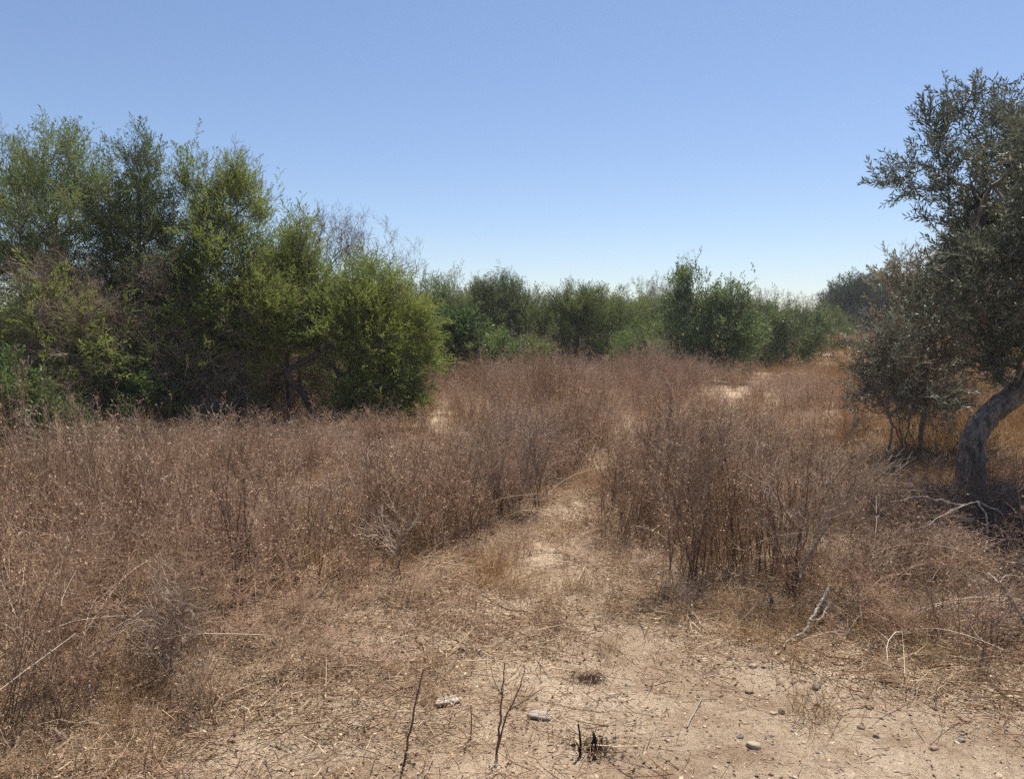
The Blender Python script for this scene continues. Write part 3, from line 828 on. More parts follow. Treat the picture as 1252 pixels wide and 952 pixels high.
stone(1053, 889, 9, 'stone_brown', 'small brown stone low on the right side of the sand', .6, 14)
stone(1072, 901, 8, 'stone_dark', 'small dark stone at the lower right of the sand, before two brown chips', .7, 15)
stone(952, 836, 8, 'stone_brown', 'brown chip left of the dark blocky stone, behind the gravel', .5, 17, .6)
stone(970, 834, 9, 'stone_brown', 'brown wedge stone between the brown chip and the dark blocky stone', .5, 18, .9)
stone(1140, 915, 12, 'stone_brown', 'rusty brown stone near the bottom right corner', .55, 19)
stone(1175, 905, 9, 'stone_pale', 'pale stone nearest the bottom right corner', .55, 20)
stone(746, 851, 13, 'stone_pale', 'pale flat stone left of the green-tipped stubs', .4, 21, .2)
stone(433, 784, 12, 'stone_pale', 'pale stone in the matted straw left of centre', .5, 22)
stone(430, 770, 9, 'stone_pale', 'smaller pale stone just behind another in the matted straw', .5, 23)

def slab(px, py, w_, d_, h_, rz, tilt, label):
    p = G(px, py); z = float(H(*p))
    pts = [(-.5, -.42), (.1, -.5), (.5, -.36), (.47, .2), (.22, .5), (-.12, .38), (-.42, .22)]
    g = Geo(); n = len(pts); top = []; 
    rr = np.random.default_rng(int(px))
    for k, (zz, s) in enumerate(((0, .93), (h_ * .75, 1.0), (h_, .95))):
        top += [(a * w_ * s, b * d_ * s, zz + (rr.normal() * .003)) for a, b in pts]
    top.append((0, 0, h_ * 1.08))
    q = [(k * n + i, k * n + (i + 1) % n, (k + 1) * n + (i + 1) % n, (k + 1) * n + i) for k in range(2) for i in range(n)]
    g.add(np.array(top), np.array(q), .5)
    t3 = np.array([(2 * n + i, 2 * n + (i + 1) % n, 3 * n) for i in range(n)]); g.f3.append(t3); g.m3.append(np.zeros(n))
    o = link('flat_stone', g.mesh('flat_stone', M['slab']), None, (p[0], p[1], z + .004)); o.rotation_euler = (tilt, 0.05, rz)
    tag(o, label, 'stone', 'flat grey broken stones')
slab(545, 858, .115, .10, .009, .5, -.18, 'flat pale grey broken stone left of the two forked dark stems')
slab(661, 876, .10, .09, .009, -.3, -.15, 'flat pale grey broken stone right of the two forked dark stems')

# ------------------------------------------------------------------ sticks, stalks, fallen branches
def stick(name, label, cat, mat, polys, group=None, sides=7):
    """polys: list of ([(x,y,z)...], r0, r1); world coordinates, the first point is the base"""
    base = np.array(polys[0][0][0], float)
    t = Geo()
    for pts, r0, r1 in polys:
        pts = np.array(pts, float) - base
        u = np.linspace(0, len(pts) - 1, (len(pts) - 1) * 4 + 1)
        q = np.stack([np.interp(u, np.arange(len(pts)), pts[:, j]) for j in range(3)], 1)
        L = np.linalg.norm(pts[-1] - pts[0])
        q[1:-1] = (q[:-2] + q[1:-1] * 2 + q[2:]) / 4; q[1:-1] += rng.normal(size=q[1:-1].shape) * L * .006
        r = np.linspace(r0, r1, len(q)); d = nrm(q[1:] - q[:-1]); e = d * (r[1:] * .3)[:, None]
        t.segs(q[:-1] - e, q[1:] + e, r[:-1], r[1:], rng.uniform(.2, .8), sides)
    o = link(name, t.mesh(name, M[mat], True), None, base)
    return tag(o, label, cat, group)

def gp3(px, py, dz=0.0):
    p = G(px, py); return np.array([p[0], p[1], float(H(*p)) + dz])

def up_from(px, py, pts, lean=0.0):
    """points above the ground point of (px, py): image positions taken at that depth"""
    b = gp3(px, py); Y = b[1]
    return [b] + [at(a, c, Y + lean * (i + 1)) for i, (a, c) in enumerate(pts)]

# dark single stems of the foreground
stick('dry_stalk', 'dark slanting single stalk at the bottom of the picture, left of the flat stones', 'stalk', 'wood_brown',
      [(up_from(494, 935, [(502, 890), (510, 850), (518, 818)]), .005, .002)], 'dark stalks in the foreground')
b_ = up_from(607, 932, [(610, 890), (614, 850), (617, 810)])
stick('forked_stalk', 'dark forked stalk between the two flat grey stones', 'stalk', 'wood_brown',
      [(b_, .005, .002), ([b_[0] * .6 + b_[1] * .4] + [at(a, c, b_[0][1]) for a, c in ((620, 870), (634, 845), (642, 815))], .0038, .0015),
       ([b_[2], at(604, 832, b_[0][1]), at(600, 815, b_[0][1])], .002, .001), ([at(620, 870, b_[0][1]), at(650, 850, b_[0][1]), at(668, 838, b_[0][1])], .002, .001)], 'dark stalks in the foreground')
stick('dry_stalk', 'short brown stalk standing between the slanting stalk and the forked stalk', 'stalk', 'wood_brown',
      [(up_from(575, 905, [(577, 880), (575, 862)]), .003, .0015)], 'dark stalks in the foreground')
stick('dry_stalk', 'thin charred stalk just left of the green-tipped stubs', 'stalk', 'wood_burnt',
      [(up_from(709, 926, [(710, 905), (707, 885)]), .005, .003)], 'dark stalks in the foreground')
# green-tipped charred stubs
sb = thing('charred_stump', 'tuft of charred stubs with green tips at the bottom centre right', 'stump', gp3(727, 918))
for k in range(8):
    a = np.array([rng.normal() * .022, rng.normal() * .018, -.005]); h = rng.uniform(.035, .11); e = a + np.array([rng.normal() * .022, rng.normal() * .022, h]); m_ = a + (e - a) * .6 + rng.normal(size=3) * .004
    g1 = Geo(); g1.segs([a, m_], [m_, e if k > 3 else m_ + (e - m_) * .2], [.005, .0038], [.0038, .003], .3, 6)
    st_ = link('stub', g1.mesh('stub', M['wood_burnt'], True), sb)
    if k < 4:
        g2 = Geo(); g2.segs([m_ + (e - m_) * .15], [e], .0036, .0018, rng.random(), 6); link('green_tip', g2.mesh('green_tip', M['green_sprout'], True), st_)
g1 = Geo(); a = rng.normal(size=(170, 3)) * [.045, .035, 0]; d = rand_dir(170) + [0, 0, .5]; m_ = a + d * rng.uniform(.01, .04, (170, 1)); e = m_ + (d + rand_dir(170) * .6) * rng.uniform(.008, .03, (170, 1)); tn = rng.random(170)
a[:, 2] = .002; g1.segs(a * 0 + a, m_, .0013, .0010, tn, 3); g1.segs(m_, e, .0010, .0006, tn, 3)
link('twigs', g1.mesh('twigs', M['weed_dark']), sb)
# dark clod of burnt matter
cl = gp3(720, 832); g = Geo()
for k in range(260):
    a = rng.normal(size=3) * [.04, .03, .008] + [0, 0, .012]; d = rand_dir(1)[0]; g.segs([a], [a + d * rng.uniform(.01, .045)], .0014, .0008, rng.random() * .5, 3)
tag(link('dead_tuft', g.mesh('dead_tuft', M['weed_dark']), None, cl), 'small dark withered tuft on the bare sand right of centre', 'dead plant', 'withered dark tufts')

# the bent pale stick and its neighbours at the edge of the right-hand weeds
stick('bent_stick', 'bent pale bleached stick lying across the edge of the sand', 'stick', 'wood_pale',
      [([gp3(951, 801, .01), gp3(966, 787, .02), gp3(980, 780, .03), gp3(990, 772, .06), gp3(1000, 762, .09), gp3(1012, 748, .14)], .005, .010),
       ([gp3(990, 772, .06), gp3(1004, 768, .05), gp3(1013, 757, .1)], .008, .004)])
stick('broken_branch', 'short grey and charred forked branch standing in the weeds left of the bent stick', 'branch', 'bark_grey',
      [([gp3(953, 757, .0), at(948, 742, gp3(953, 757)[1]), at(942, 727, gp3(953, 757)[1])], .012, .009), ([at(943, 731, gp3(953, 757)[1]), at(936, 743, gp3(953, 757)[1] - .05)], .007, .004)])
stick('broken_branch', 'charred lower leg of a broken branch leaning beside the grey forked one', 'branch', 'wood_burnt',
      [([gp3(948, 755, .0), at(944, 744, gp3(953, 757)[1] - .03), at(943, 733, gp3(953, 757)[1] - .03)], .010, .008)])
stick('fallen_stick', 'thin straight stick on the ground between the bent stick and the grey stone', 'stick', 'wood_pale', [([gp3(1018, 788, .008), gp3(1040, 778, .015)], .005, .003)], 'thin sticks on the sand')
stick('fallen_stick', 'thin dark stick on the sand below the grey stone', 'stick', 'wood_brown', [([gp3(1042, 809, .008), gp3(1056, 815, .008)], .004, .003)], 'thin sticks on the sand')
stick('fallen_stick', 'thin pale stick on the sand left of the gravel patch', 'stick', 'wood_pale', [([gp3(840, 890, .006), gp3(858, 856, .012)], .003, .002)], 'thin sticks on the sand')

# pale bent stalks in the left weeds
Yl = gp3(120, 850)[1]
stick('bent_stalk', 'long pale stalk bent over in the left weeds, the upper of two', 'stalk', 'wood_pale', [([at(92, 815, Yl), at(115, 790, Yl), at(140, 768, Yl), at(180, 742, Yl + .2)], .004, .0035)], 'pale bent stalks on the left')
stick('bent_stalk', 'long pale stalk bent over in the left weeds, the lower of two', 'stalk', 'wood_pale', [([gp3(112, 872), at(108, 825, Yl), at(116, 798, Yl), at(153, 769, Yl + .1)], .004, .004)], 'pale bent stalks on the left')
for (a, b, c, l) in (((200, 815), (197, 768), (188, 738), 'thick pale broken stalk leaning left in the weed clump at the lower left'), ((221, 800), (223, 760), (226, 722), 'upright pale broken stalk in the weed clump at the lower left'), ((209, 800), (211, 760), (214, 730), 'short pale upright stalk between two others in the clump at the lower left')):
    Yk = gp3(205, 825)[1]
    stick('broken_stalk', l, 'stalk', 'wood_pale', [([at(*a, Yk), at(*b, Yk), at(*c, Yk)], .005, .004)], 'broken pale stalks in the lower left clump')
stick('fallen_stick', 'pale twig standing out over the straw left of the path', 'stick', 'wood_pale', [([gp3(372, 745, .03), at(395, 725, gp3(372, 745)[1]), at(403, 708, gp3(372, 745)[1])], .004, .002), ([at(385, 733, gp3(372, 745)[1]), at(408, 716, gp3(372, 745)[1])], .003, .002)], 'pale sticks in the weeds')

# leggy dark shrub standing in the right weeds, with a long slanting grey limb
def leggy(px, py, tops, mat, label, name='leggy_shrub', r=.008, group=None, twigs=60):
    b = gp3(px, py); Y = b[1]; polys = []; tips = []
    for pts in tops:
        q = [b * [1, 1, 1] + np.array([rng.normal() * .02, rng.normal() * .02, 0])] + [at(a, c, Y + rng.normal() * .08) for a, c in pts]
        polys.append((np.array(q) - b, r * rng.uniform(.7, 1)))
    t = thing(name, label, 'shrub', b, group); g = Geo(); gt = Geo()
    for q, rr in polys:
        u = np.linspace(0, len(q) - 1, (len(q) - 1) * 5 + 1); qq = np.stack([np.interp(u, np.arange(len(q)), q[:, j]) for j in range(3)], 1)
        qq[1:-1] = (qq[:-2] + qq[2:]) / 2; qq[1:-1] += rng.normal(size=qq[1:-1].shape) * .006
        rad = np.linspace(rr, rr * .25, len(qq)); g.segs(qq[:-1], qq[1:], rad[:-1], rad[1:], .5, 6)
        k = rng.integers(len(qq) // 3, len(qq), twigs // len(polys)); d = nrm(qq[np.minimum(k + 1, len(qq) - 1)] - qq[k - 1])
        place_sprays(gt, SP['twigs'], qq[k], d + rand_dir(len(k)) * .7 + [0, 0, .3], rng.uniform(.5, 1.2, len(k)), rng.uniform(0, .5, len(k)))
    link('stem', g.mesh('stem', M[mat], True), t); link('twigs', gt.mesh('twigs', M['dead_twig']), t)
    return t
leggy(968, 735, [[(966, 690), (958, 640), (950, 580)], [(972, 680), (985, 620), (990, 560)], [(964, 700), (940, 620), (922, 575)], [(975, 690), (1000, 620), (1012, 590)]], 'wood_brown', 'dark leggy bare shrub standing tallest in the right weeds near the sand')
leggy(975, 728, [[(984, 690), (1012, 640), (1040, 598), (1058, 560)], [(990, 672), (1030, 610), (1066, 590)]], 'bark_grey', 'grey bare sapling with one long limb slanting up to the right', r=.007)
leggy(845, 720, [[(850, 660), (842, 600), (836, 560)], [(838, 650), (820, 600), (815, 570)], [(856, 660), (870, 600), (872, 565)]], 'wood_brown', 'dark bare shrub at the left end of the right weeds, beside the footpath', r=.007)
leggy(1105, 560, [[(1100, 520), (1092, 480)], [(1110, 520), (1118, 490)], [(1098, 530), (1080, 500)]], 'wood_brown', 'thin dark bare sapling in golden grass left of the olive trunk', r=.012, twigs=40)
leggy(600, 640, [[(604, 600), (598, 540)], [(612, 590), (622, 535)], [(594, 600), (580, 560)]], 'wood_brown', 'dark upright weed clump left of where the footpath narrows', r=.006, twigs=70)
leggy(655, 625, [[(655, 580), (652, 530)], [(664, 580), (672, 535)], [(648, 590), (640, 545)]], 'wood_brown', 'dark upright weed clump touching the left edge of the narrowing footpath', r=.006, twigs=80)
leggy(488, 710, [[(489, 680), (490, 650)], [(487, 690), (480, 668)]], 'wood_brown', 'small dark dead shrub at the left front edge of the weeds, above the straw', r=.008, twigs=20)
leggy(205, 835, [[(200, 790), (190, 750)], [(212, 790), (222, 750)], [(215, 800), (240, 770)], [(198, 800), (175, 780)]], 'bark_grey', 'dark dense dead clump with broken pale stalks at the lower left', r=.006, twigs=60)

# dead pale branches lying in the olive's shade
Yo = gp3(1190, 690)[1]
stick('dead_branch', 'long bleached branch arching left out of the shade under the olive', 'branch', 'wood_pale',
      [([at(1226, 628, Yo), at(1196, 614, Yo), at(1175, 618, Yo), at(1150, 612, Yo), at(1122, 605, Yo), at(1088, 613, Yo)], 0.0068, 0.0020),
       ([at(1180, 617, Yo), at(1155, 628, Yo - .1), at(1135, 642, Yo - .2), at(1112, 648, Yo - .2)], 0.0054, 0.0020),
       ([at(1196, 614, Yo), at(1208, 632, Yo - .1), at(1207, 668, Yo - .15), at(1205, 700, Yo - .2)], 0.0061, 0.0034),
       ([at(1208, 632, Yo - .1), at(1180, 634, Yo + .1), at(1162, 630, Yo + .2)], 0.0027, 0.0014)], 'dead branches under the olive')
stick('dead_branch', 'slim forked bleached twig standing up in the shade under the olive', 'branch', 'wood_pale',
      [([at(1172, 703, Yo - .2), at(1178, 675, Yo - .2), at(1182, 652, Yo - .2)], 0.0034, 0.0020), ([at(1182, 652, Yo - .2), at(1203, 674, Yo - .2)], 0.0020, 0.0014), ([at(1178, 675, Yo - .2), at(1160, 682, Yo - .3), at(1120, 678, Yo - .2), at(1100, 672, Yo - .2)], 0.0020, 0.0014), ([at(1172, 703, Yo - .2), at(1170, 733, Yo - .4)], 0.0027, 0.0020)], 'dead branches under the olive')
stick('dead_branch', 'upright thin bleached twig in the straw left of the olive shade', 'branch', 'wood_pale',
      [([gp3(1137, 738), at(1137, 712, gp3(1137, 738)[1]), at(1136, 680, gp3(1137, 738)[1])], 0.0041, 0.0020), ([at(1137, 712, gp3(1137, 738)[1]), at(1150, 690, Yo - .5), at(1148, 720, Yo - .5)], 0.0020, 0.0014)], 'dead branches under the olive')
Yr = gp3(1215, 780)[1]
stick('dead_branch', 'crooked bleached branch heap at the right edge below the olive shade', 'branch', 'wood_pale',
      [([at(1256, 768, Yr), at(1236, 730, Yr), at(1222, 712, Yr), at(1208, 700, Yr + .1)], 0.0068, 0.0041), ([at(1222, 712, Yr), at(1240, 742, Yr), at(1215, 762, Yr), at(1212, 776, Yr)], 0.0048, 0.0027),
       ([at(1236, 730, Yr), at(1210, 745, Yr), at(1190, 762, Yr), at(1186, 776, Yr)], 0.0048, 0.0020), ([at(1190, 762, Yr), at(1160, 778, Yr), at(1140, 775, Yr)], 0.0034, 0.0014), ([at(1222, 712, Yr), at(1230, 702, Yr + .2), at(1252, 705, Yr + .2)], 0.0041, 0.0020), ([at(1186, 776, Yr), at(1208, 790, Yr)], 0.0027, 0.0014)], 'dead branches under the olive')

# low dead brush: thickets of fine bare twigs
def brush(label, px, py, rx, ry, h, n, mat, lean=(0, 0), seed=0, fine=1.0, name='dead_brush', group='heaps of dead brush', cat='dead brush'):
    b = gp3(px, py); t = Geo()
    a = rng.normal(size=(n, 2)) * .5 * [rx, ry]; P = np.column_stack([a, rng.random(n) ** 1.4 * h * np.exp(-(a[:, 0] / rx) ** 2 - (a[:, 1] / ry) ** 2)])
    place_sprays(t, SP['twigs'], P, rand_dir(n) * [1, 1, .6] + [lean[0], lean[1], .35], fine * rng.uniform(.7, 1.5, n), rng.uniform(0, .6, n))
    m = int(n * .35); a = rng.normal(size=(m, 2)) * .4 * [rx, ry]; A = np.column_stack([a, rng.random(m) * .1]); D = nrm(rand_dir(m) + [lean[0] * .6, lean[1] * .6, .45])
    L_ = rng.uniform(.3, .8, m)[:, None] * (.12 + h); Bm = A + D * L_ * .5; E = Bm + nrm(D + rand_dir(m) * .35) * L_ * .5; tn = rng.random(m)
    t.segs(A, Bm, .004, .003, tn); t.segs(Bm, E, .003, .0015, tn)
    return tag(link(name, t.mesh(name, M[mat]), None, b), label, cat, group)
brush('heap of fine dead brush around the olive foot, coloured dark to deepen the shade', 1168, 660, 1.0, .85, .46, 1500, 'dark_twig', fine=.62)  # real brush, but the dark twig colour stands in for much of the shade
brush('greyish brown brush pile spilling left from the olive shade', 1090, 705, .8, .5, .20, 300, 'dead_twig', (.3, 0), fine=.55)
brush('low tangle of bleached twigs in front of the olive shade at the right edge', 1215, 765, .45, .3, .2, 150, 'dead_twig', fine=.6)
brush('straggling grey brush at the foot of the left trees, nearest the left edge', 60, 590, 1.0, .6, .55, 480, 'dead_twig')
brush('grey brush heap under the left trees beside the leaning trunk', 235, 535, 1.4, .7, .5, 480, 'dead_twig')
brush('arching pale brush in front of the left trees', 160, 560, 1.2, .5, .42, 380, 'dead_twig')

# ------------------------------------------------------------------ the thicket on the left
def tree_at(name, label, cat, px, Y, stem_px, lobes_px, **kw):
    """stem_px: [(px,py,dY)...]; lobes_px: [(px,py,dY, rx_px, ry_px[,ry_depth])...] radii in photo pixels at that depth"""
    b = base_of(px, Y); st = [np.zeros(3)]
    for a, c, dy in stem_px: st.append(rel(a, c, Y + dy, b))
    lo = []
    for l in lobes_px:
        yy = Y + l[2]; c = rel(l[0], l[1], yy, b); k = yy / F * (.86 if kw.get('spray') == 'tamarisk' else .95)
        lo.append((c[0], c[1], c[2], l[3] * k, (l[5] if len(l) > 5 else l[3] * k * 1.1), l[4] * k, l[6] if len(l) > 6 else 1))
    st2 = []
    for i in range(len(st) - 1):
        for u in (0, .33, .66): st2.append(st[i] + (st[i + 1] - st[i]) * u + rng.normal(size=3) * .012 * (i > 0 or u > 0))
    st2.append(st[-1])
    return woody(name, label, cat, b, st2, lo, **kw)

LG = 'trees of the thicket on the left'
tree_at('tamarisk_tree', 'tall feathery green tree at the far left edge, its top touching the left side', 'tree', 40, 11.5, [(45, 440, 0), (55, 340, .1), (70, 260, 0)],
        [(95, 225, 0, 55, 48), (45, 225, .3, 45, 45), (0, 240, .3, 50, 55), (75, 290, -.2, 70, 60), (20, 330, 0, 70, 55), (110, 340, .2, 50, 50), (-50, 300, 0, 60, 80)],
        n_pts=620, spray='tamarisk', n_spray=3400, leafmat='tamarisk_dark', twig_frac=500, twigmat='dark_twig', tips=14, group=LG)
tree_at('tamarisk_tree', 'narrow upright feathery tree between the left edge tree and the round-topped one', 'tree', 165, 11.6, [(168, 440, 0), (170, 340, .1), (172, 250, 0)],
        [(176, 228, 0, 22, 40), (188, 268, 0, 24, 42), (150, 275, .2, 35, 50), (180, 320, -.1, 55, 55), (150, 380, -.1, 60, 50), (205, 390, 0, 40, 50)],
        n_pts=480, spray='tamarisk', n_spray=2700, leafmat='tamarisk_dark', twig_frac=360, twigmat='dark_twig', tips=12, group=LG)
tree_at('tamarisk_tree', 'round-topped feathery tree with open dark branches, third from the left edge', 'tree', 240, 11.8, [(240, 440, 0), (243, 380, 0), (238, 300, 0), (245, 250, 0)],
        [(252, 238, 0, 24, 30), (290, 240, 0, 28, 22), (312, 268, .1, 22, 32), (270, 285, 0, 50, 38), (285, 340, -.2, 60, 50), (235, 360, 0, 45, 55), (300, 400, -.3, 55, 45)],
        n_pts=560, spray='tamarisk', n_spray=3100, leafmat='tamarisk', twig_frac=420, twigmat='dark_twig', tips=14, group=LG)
tree_at('tamarisk_tree', 'slender pointed feathery tree just left of the bare branches', 'tree', 352, 12.2, [(352, 440, 0), (355, 360, 0), (360, 290, 0)],
        [(358, 300, 0, 18, 28), (348, 335, 0, 34, 42), (368, 365, 0, 26, 35), (340, 390, 0, 45, 50)],
        n_pts=360, spray='tamarisk', n_spray=2100, leafmat='tamarisk', twig_frac=240, twigmat='dark_twig', tips=8, group=LG)
tree_at('tamarisk_tree', 'low spreading bright green tree with a dark leaning trunk, nearest the weeds', 'tree', 392, 11.6, [(374, 488, -.15), (352, 462, -.35), (340, 436, -.35), (362, 402, 0)],
        [(405, 372, .5, 40, 28), (445, 388, .4, 34, 26), (395, 405, .4, 48, 36), (470, 415, .5, 36, 40), (455, 450, .4, 44, 40), (432, 470, .3, 28, 30), (495, 448, .6, 17, 20), (515, 408, .6, 12, 10, .2, 2), (524, 442, .6, 9, 9, .2, 2), (505, 385, .6, 14, 11, .2, 2), (478, 352, .6, 16, 10, .2, 2), (442, 345, .5, 18, 12, .2, 2), (500, 486, .3, 16, 9, .2, 2), (412, 500, .2, 18, 9, .2, 2), (330, 372, .2, 40, 32), (482, 478, .3, 26, 22), (370, 345, .5, 26, 22)],
        n_pts=700, spray='tamarisk', n_spray=4600, leafmat='tamarisk', twig_frac=500, twigmat='dark_twig', r_max=.085, up=.25, tips=14, group=LG)
tree_at('tamarisk_shrub', 'yellow-green feathery shrub under the round-topped tree, left of the leaning trunk', 'shrub', 300, 11.2, [(300, 480, 0), (295, 440, 0)],
        [(318, 402, 0, 28, 30), (290, 400, .1, 45, 35), (250, 430, 0, 45, 35), (325, 380, .1, 35, 40)],
        n_pts=300, spray='tamarisk', n_spray=1500, leafmat='tamarisk', twig_frac=420, twigmat='dead_twig', up=.2, group='shrubs under the left trees')
tree_at('tamarisk_shrub', 'yellow-green feathery shrub with dead twigs low at the left edge', 'shrub', 75, 10.2, [(75, 500, 0), (78, 450, 0)],
        [(55, 370, 0, 45, 40), (100, 400, 0, 55, 40), (30, 430, .1, 45, 50), (-30, 420, 0, 50, 70), (110, 440, -.1, 50, 30)],
        n_pts=340, spray='tamarisk', n_spray=800, leafmat='tamarisk', twig_frac=700, twigmat='dead_twig', up=.2, group='shrubs under the left trees')
tree_at('tamarisk_shrub', 'yellow-green shrub half smothered in grey twigs, in front of the narrow tree', 'shrub', 190, 10.9, [(190, 490, 0), (188, 450, 0)],
        [(170, 420, 0, 50, 35), (215, 440, 0, 40, 35), (160, 465, 0, 50, 35), (230, 400, .2, 35, 30)],
        n_pts=300, spray='tamarisk', n_spray=1150, leafmat='tamarisk', twig_frac=600, twigmat='dead_twig', up=.2, group='shrubs under the left trees')
tree_at('creeper_shrub', 'small bright broad-leaved sprig in the dark under the left trees', 'shrub', 185, 10.2, [(185, 500, 0)],
        [(188, 487, 0, 18, 9), (172, 495, 0, 12, 10)], n_pts=40, spray='broad_big', n_spray=60, leafmat='broad', twig_frac=10, group='shrubs under the left trees', r_max=.01)
tree_at('dark_shrub', 'dark green shrub at the foot of the left edge tree', 'shrub', 22, 8.4, [(26, 560, 0), (28, 520, 0)],
        [(28, 510, 0, 42, 42), (-45, 500, 0, 60, 60), (75, 535, .3, 36, 28), (35, 555, 0, 40, 18)], n_pts=260, spray='broad', n_spray=1200, leafmat='broad', twig_frac=500, group='shrubs under the left trees')
tree_at('dead_shrub', 'bare grey dead shrub climbing through the left trees at mid height', 'dead shrub', 110, 10.4, [(115, 480, 0), (118, 420, 0)],
        [(70, 345, 0, 50, 34), (120, 390, 0, 55, 45), (60, 430, 0, 60, 45), (180, 345, .3, 28, 22)], n_pts=320, spray='tamarisk', n_spray=0, leafmat='tamarisk', barkmat='bark_grey', twig_frac=850, twigmat='dead_twig', r_max=.03, up=.2, group='dead shrubs among the left trees')
tree_at('dead_shrub', 'bare grey dead shrub between the leaning trunk and the left brush', 'dead shrub', 225, 10.9, [(228, 490, 0), (230, 450, 0)],
        [(215, 460, 0, 55, 40), (270, 470, 0, 40, 35), (160, 490, 0, 60, 35), (250, 420, .2, 40, 30)], n_pts=320, spray='tamarisk', n_spray=0, leafmat='tamarisk', barkmat='bark_grey', twig_frac=1200, twigmat='dead_twig', r_max=.03, up=.15, group='dead shrubs among the left trees')
tree_at('bare_tree', 'leafless tree with upright dark branches behind the slender pointed tree', 'tree', 395, 14.0, [(398, 420, 0), (400, 370, 0), (405, 340, 0)],
        [(400, 300, 0, 30, 40), (428, 305, 0, 27, 36), (386, 285, 0, 10, 36), (440, 325, 0, 22, 22), (410, 345, 0, 40, 30)],
        n_pts=300, spray='tamarisk', n_spray=0, leafmat='tamarisk', twig_frac=330, twigmat='dark_twig', up=1.0, r_max=.05, r_tip=.0035, group='leafless trees behind the thicket')
tree_at('bare_tree', 'smaller leafless tree whose twigs lean right above the thicket end', 'tree', 470, 15.0, [(470, 420, 0), (472, 370, 0)],
        [(474, 318, 0, 26, 32), (500, 332, 0, 20, 26), (465, 350, 0, 35, 25), (505, 325, 0, 8, 14)],
        n_pts=150, spray='tamarisk', n_spray=0, leafmat='tamarisk', twig_frac=110, twigmat='dark_twig', up=1.0, r_max=.04, r_tip=.0035, group='leafless trees behind the thicket')
tree_at('tamarisk_tree', 'olive green bushy tree at the right end of the left thicket, below the bare twigs', 'tree', 470, 16.5, [(470, 430, 0), (470, 390, 0)],
        [(440, 378, 0, 40, 26), (490, 392, 0, 30, 28), (500, 420, 0, 30, 30), (460, 420, 0, 50, 40)], n_pts=300, spray='tamarisk_far', n_spray=1700, leafmat='tamarisk', twig_frac=300, twigmat='dark_twig', tips=8, group=LG)

for px, Y, lob, lb in ((120, 13.6, [(90, 420, 0, 60, 60), (150, 440, 0, 60, 55), (40, 440, 0, 60, 60)], 'dark bushy tree added to block light deep in the thicket behind the left dead shrub'),  # dark rear trees added to block light passing beneath the thicket
                       (270, 13.8, [(240, 430, 0, 55, 55), (290, 430, 0, 40, 40)], 'dark bushy tree added to block light deep in the thicket behind the round-topped tree')):
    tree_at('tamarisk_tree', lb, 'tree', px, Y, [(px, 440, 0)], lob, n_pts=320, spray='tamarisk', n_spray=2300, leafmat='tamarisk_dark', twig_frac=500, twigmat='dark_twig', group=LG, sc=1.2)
tree_at('dead_shrub', 'brown leafless shrub in the gap behind the leaning trunk', 'dead shrub', 365, 13.4, [(365, 480, 0), (365, 455, 0)],
        [(340, 450, 0, 34, 30), (385, 455, 0, 34, 28), (360, 485, 0, 50, 22), (320, 480, 0, 34, 24)], n_pts=260, spray='tamarisk', n_spray=260, leafmat='tamarisk_dark', barkmat='bark_dark', twig_frac=1500, twigmat='dark_twig', r_max=.03, up=.2, group='dead shrubs among the left trees')
for px, Y, lob, lb, nt in ((270, 11.3, [(250, 490, 0, 40, 25), (275, 500, 0, 30, 18)], 'low yellow-green scrub with dead twigs left of the leaning trunk foot', 420),
                           (425, 11.8, [(440, 498, 0, 24, 14), (462, 494, 0, 30, 16), (485, 480, 0, 22, 20)], 'low green scrub right of the leaning trunk foot', 160),
                           (150, 10.3, [(110, 510, 0, 45, 25), (170, 520, 0, 45, 20), (60, 520, 0, 45, 28)], 'low brownish green scrub under the narrow tree, behind the arching brush', 520)):
    tree_at('tamarisk_shrub', lb, 'shrub', px, Y, [(px, 500, 0)], lob, n_pts=200, spray='tamarisk', n_spray=800, leafmat='tamarisk', twig_frac=nt, twigmat='dead_twig', up=.25, r_max=.02, group='shrubs under the left trees')

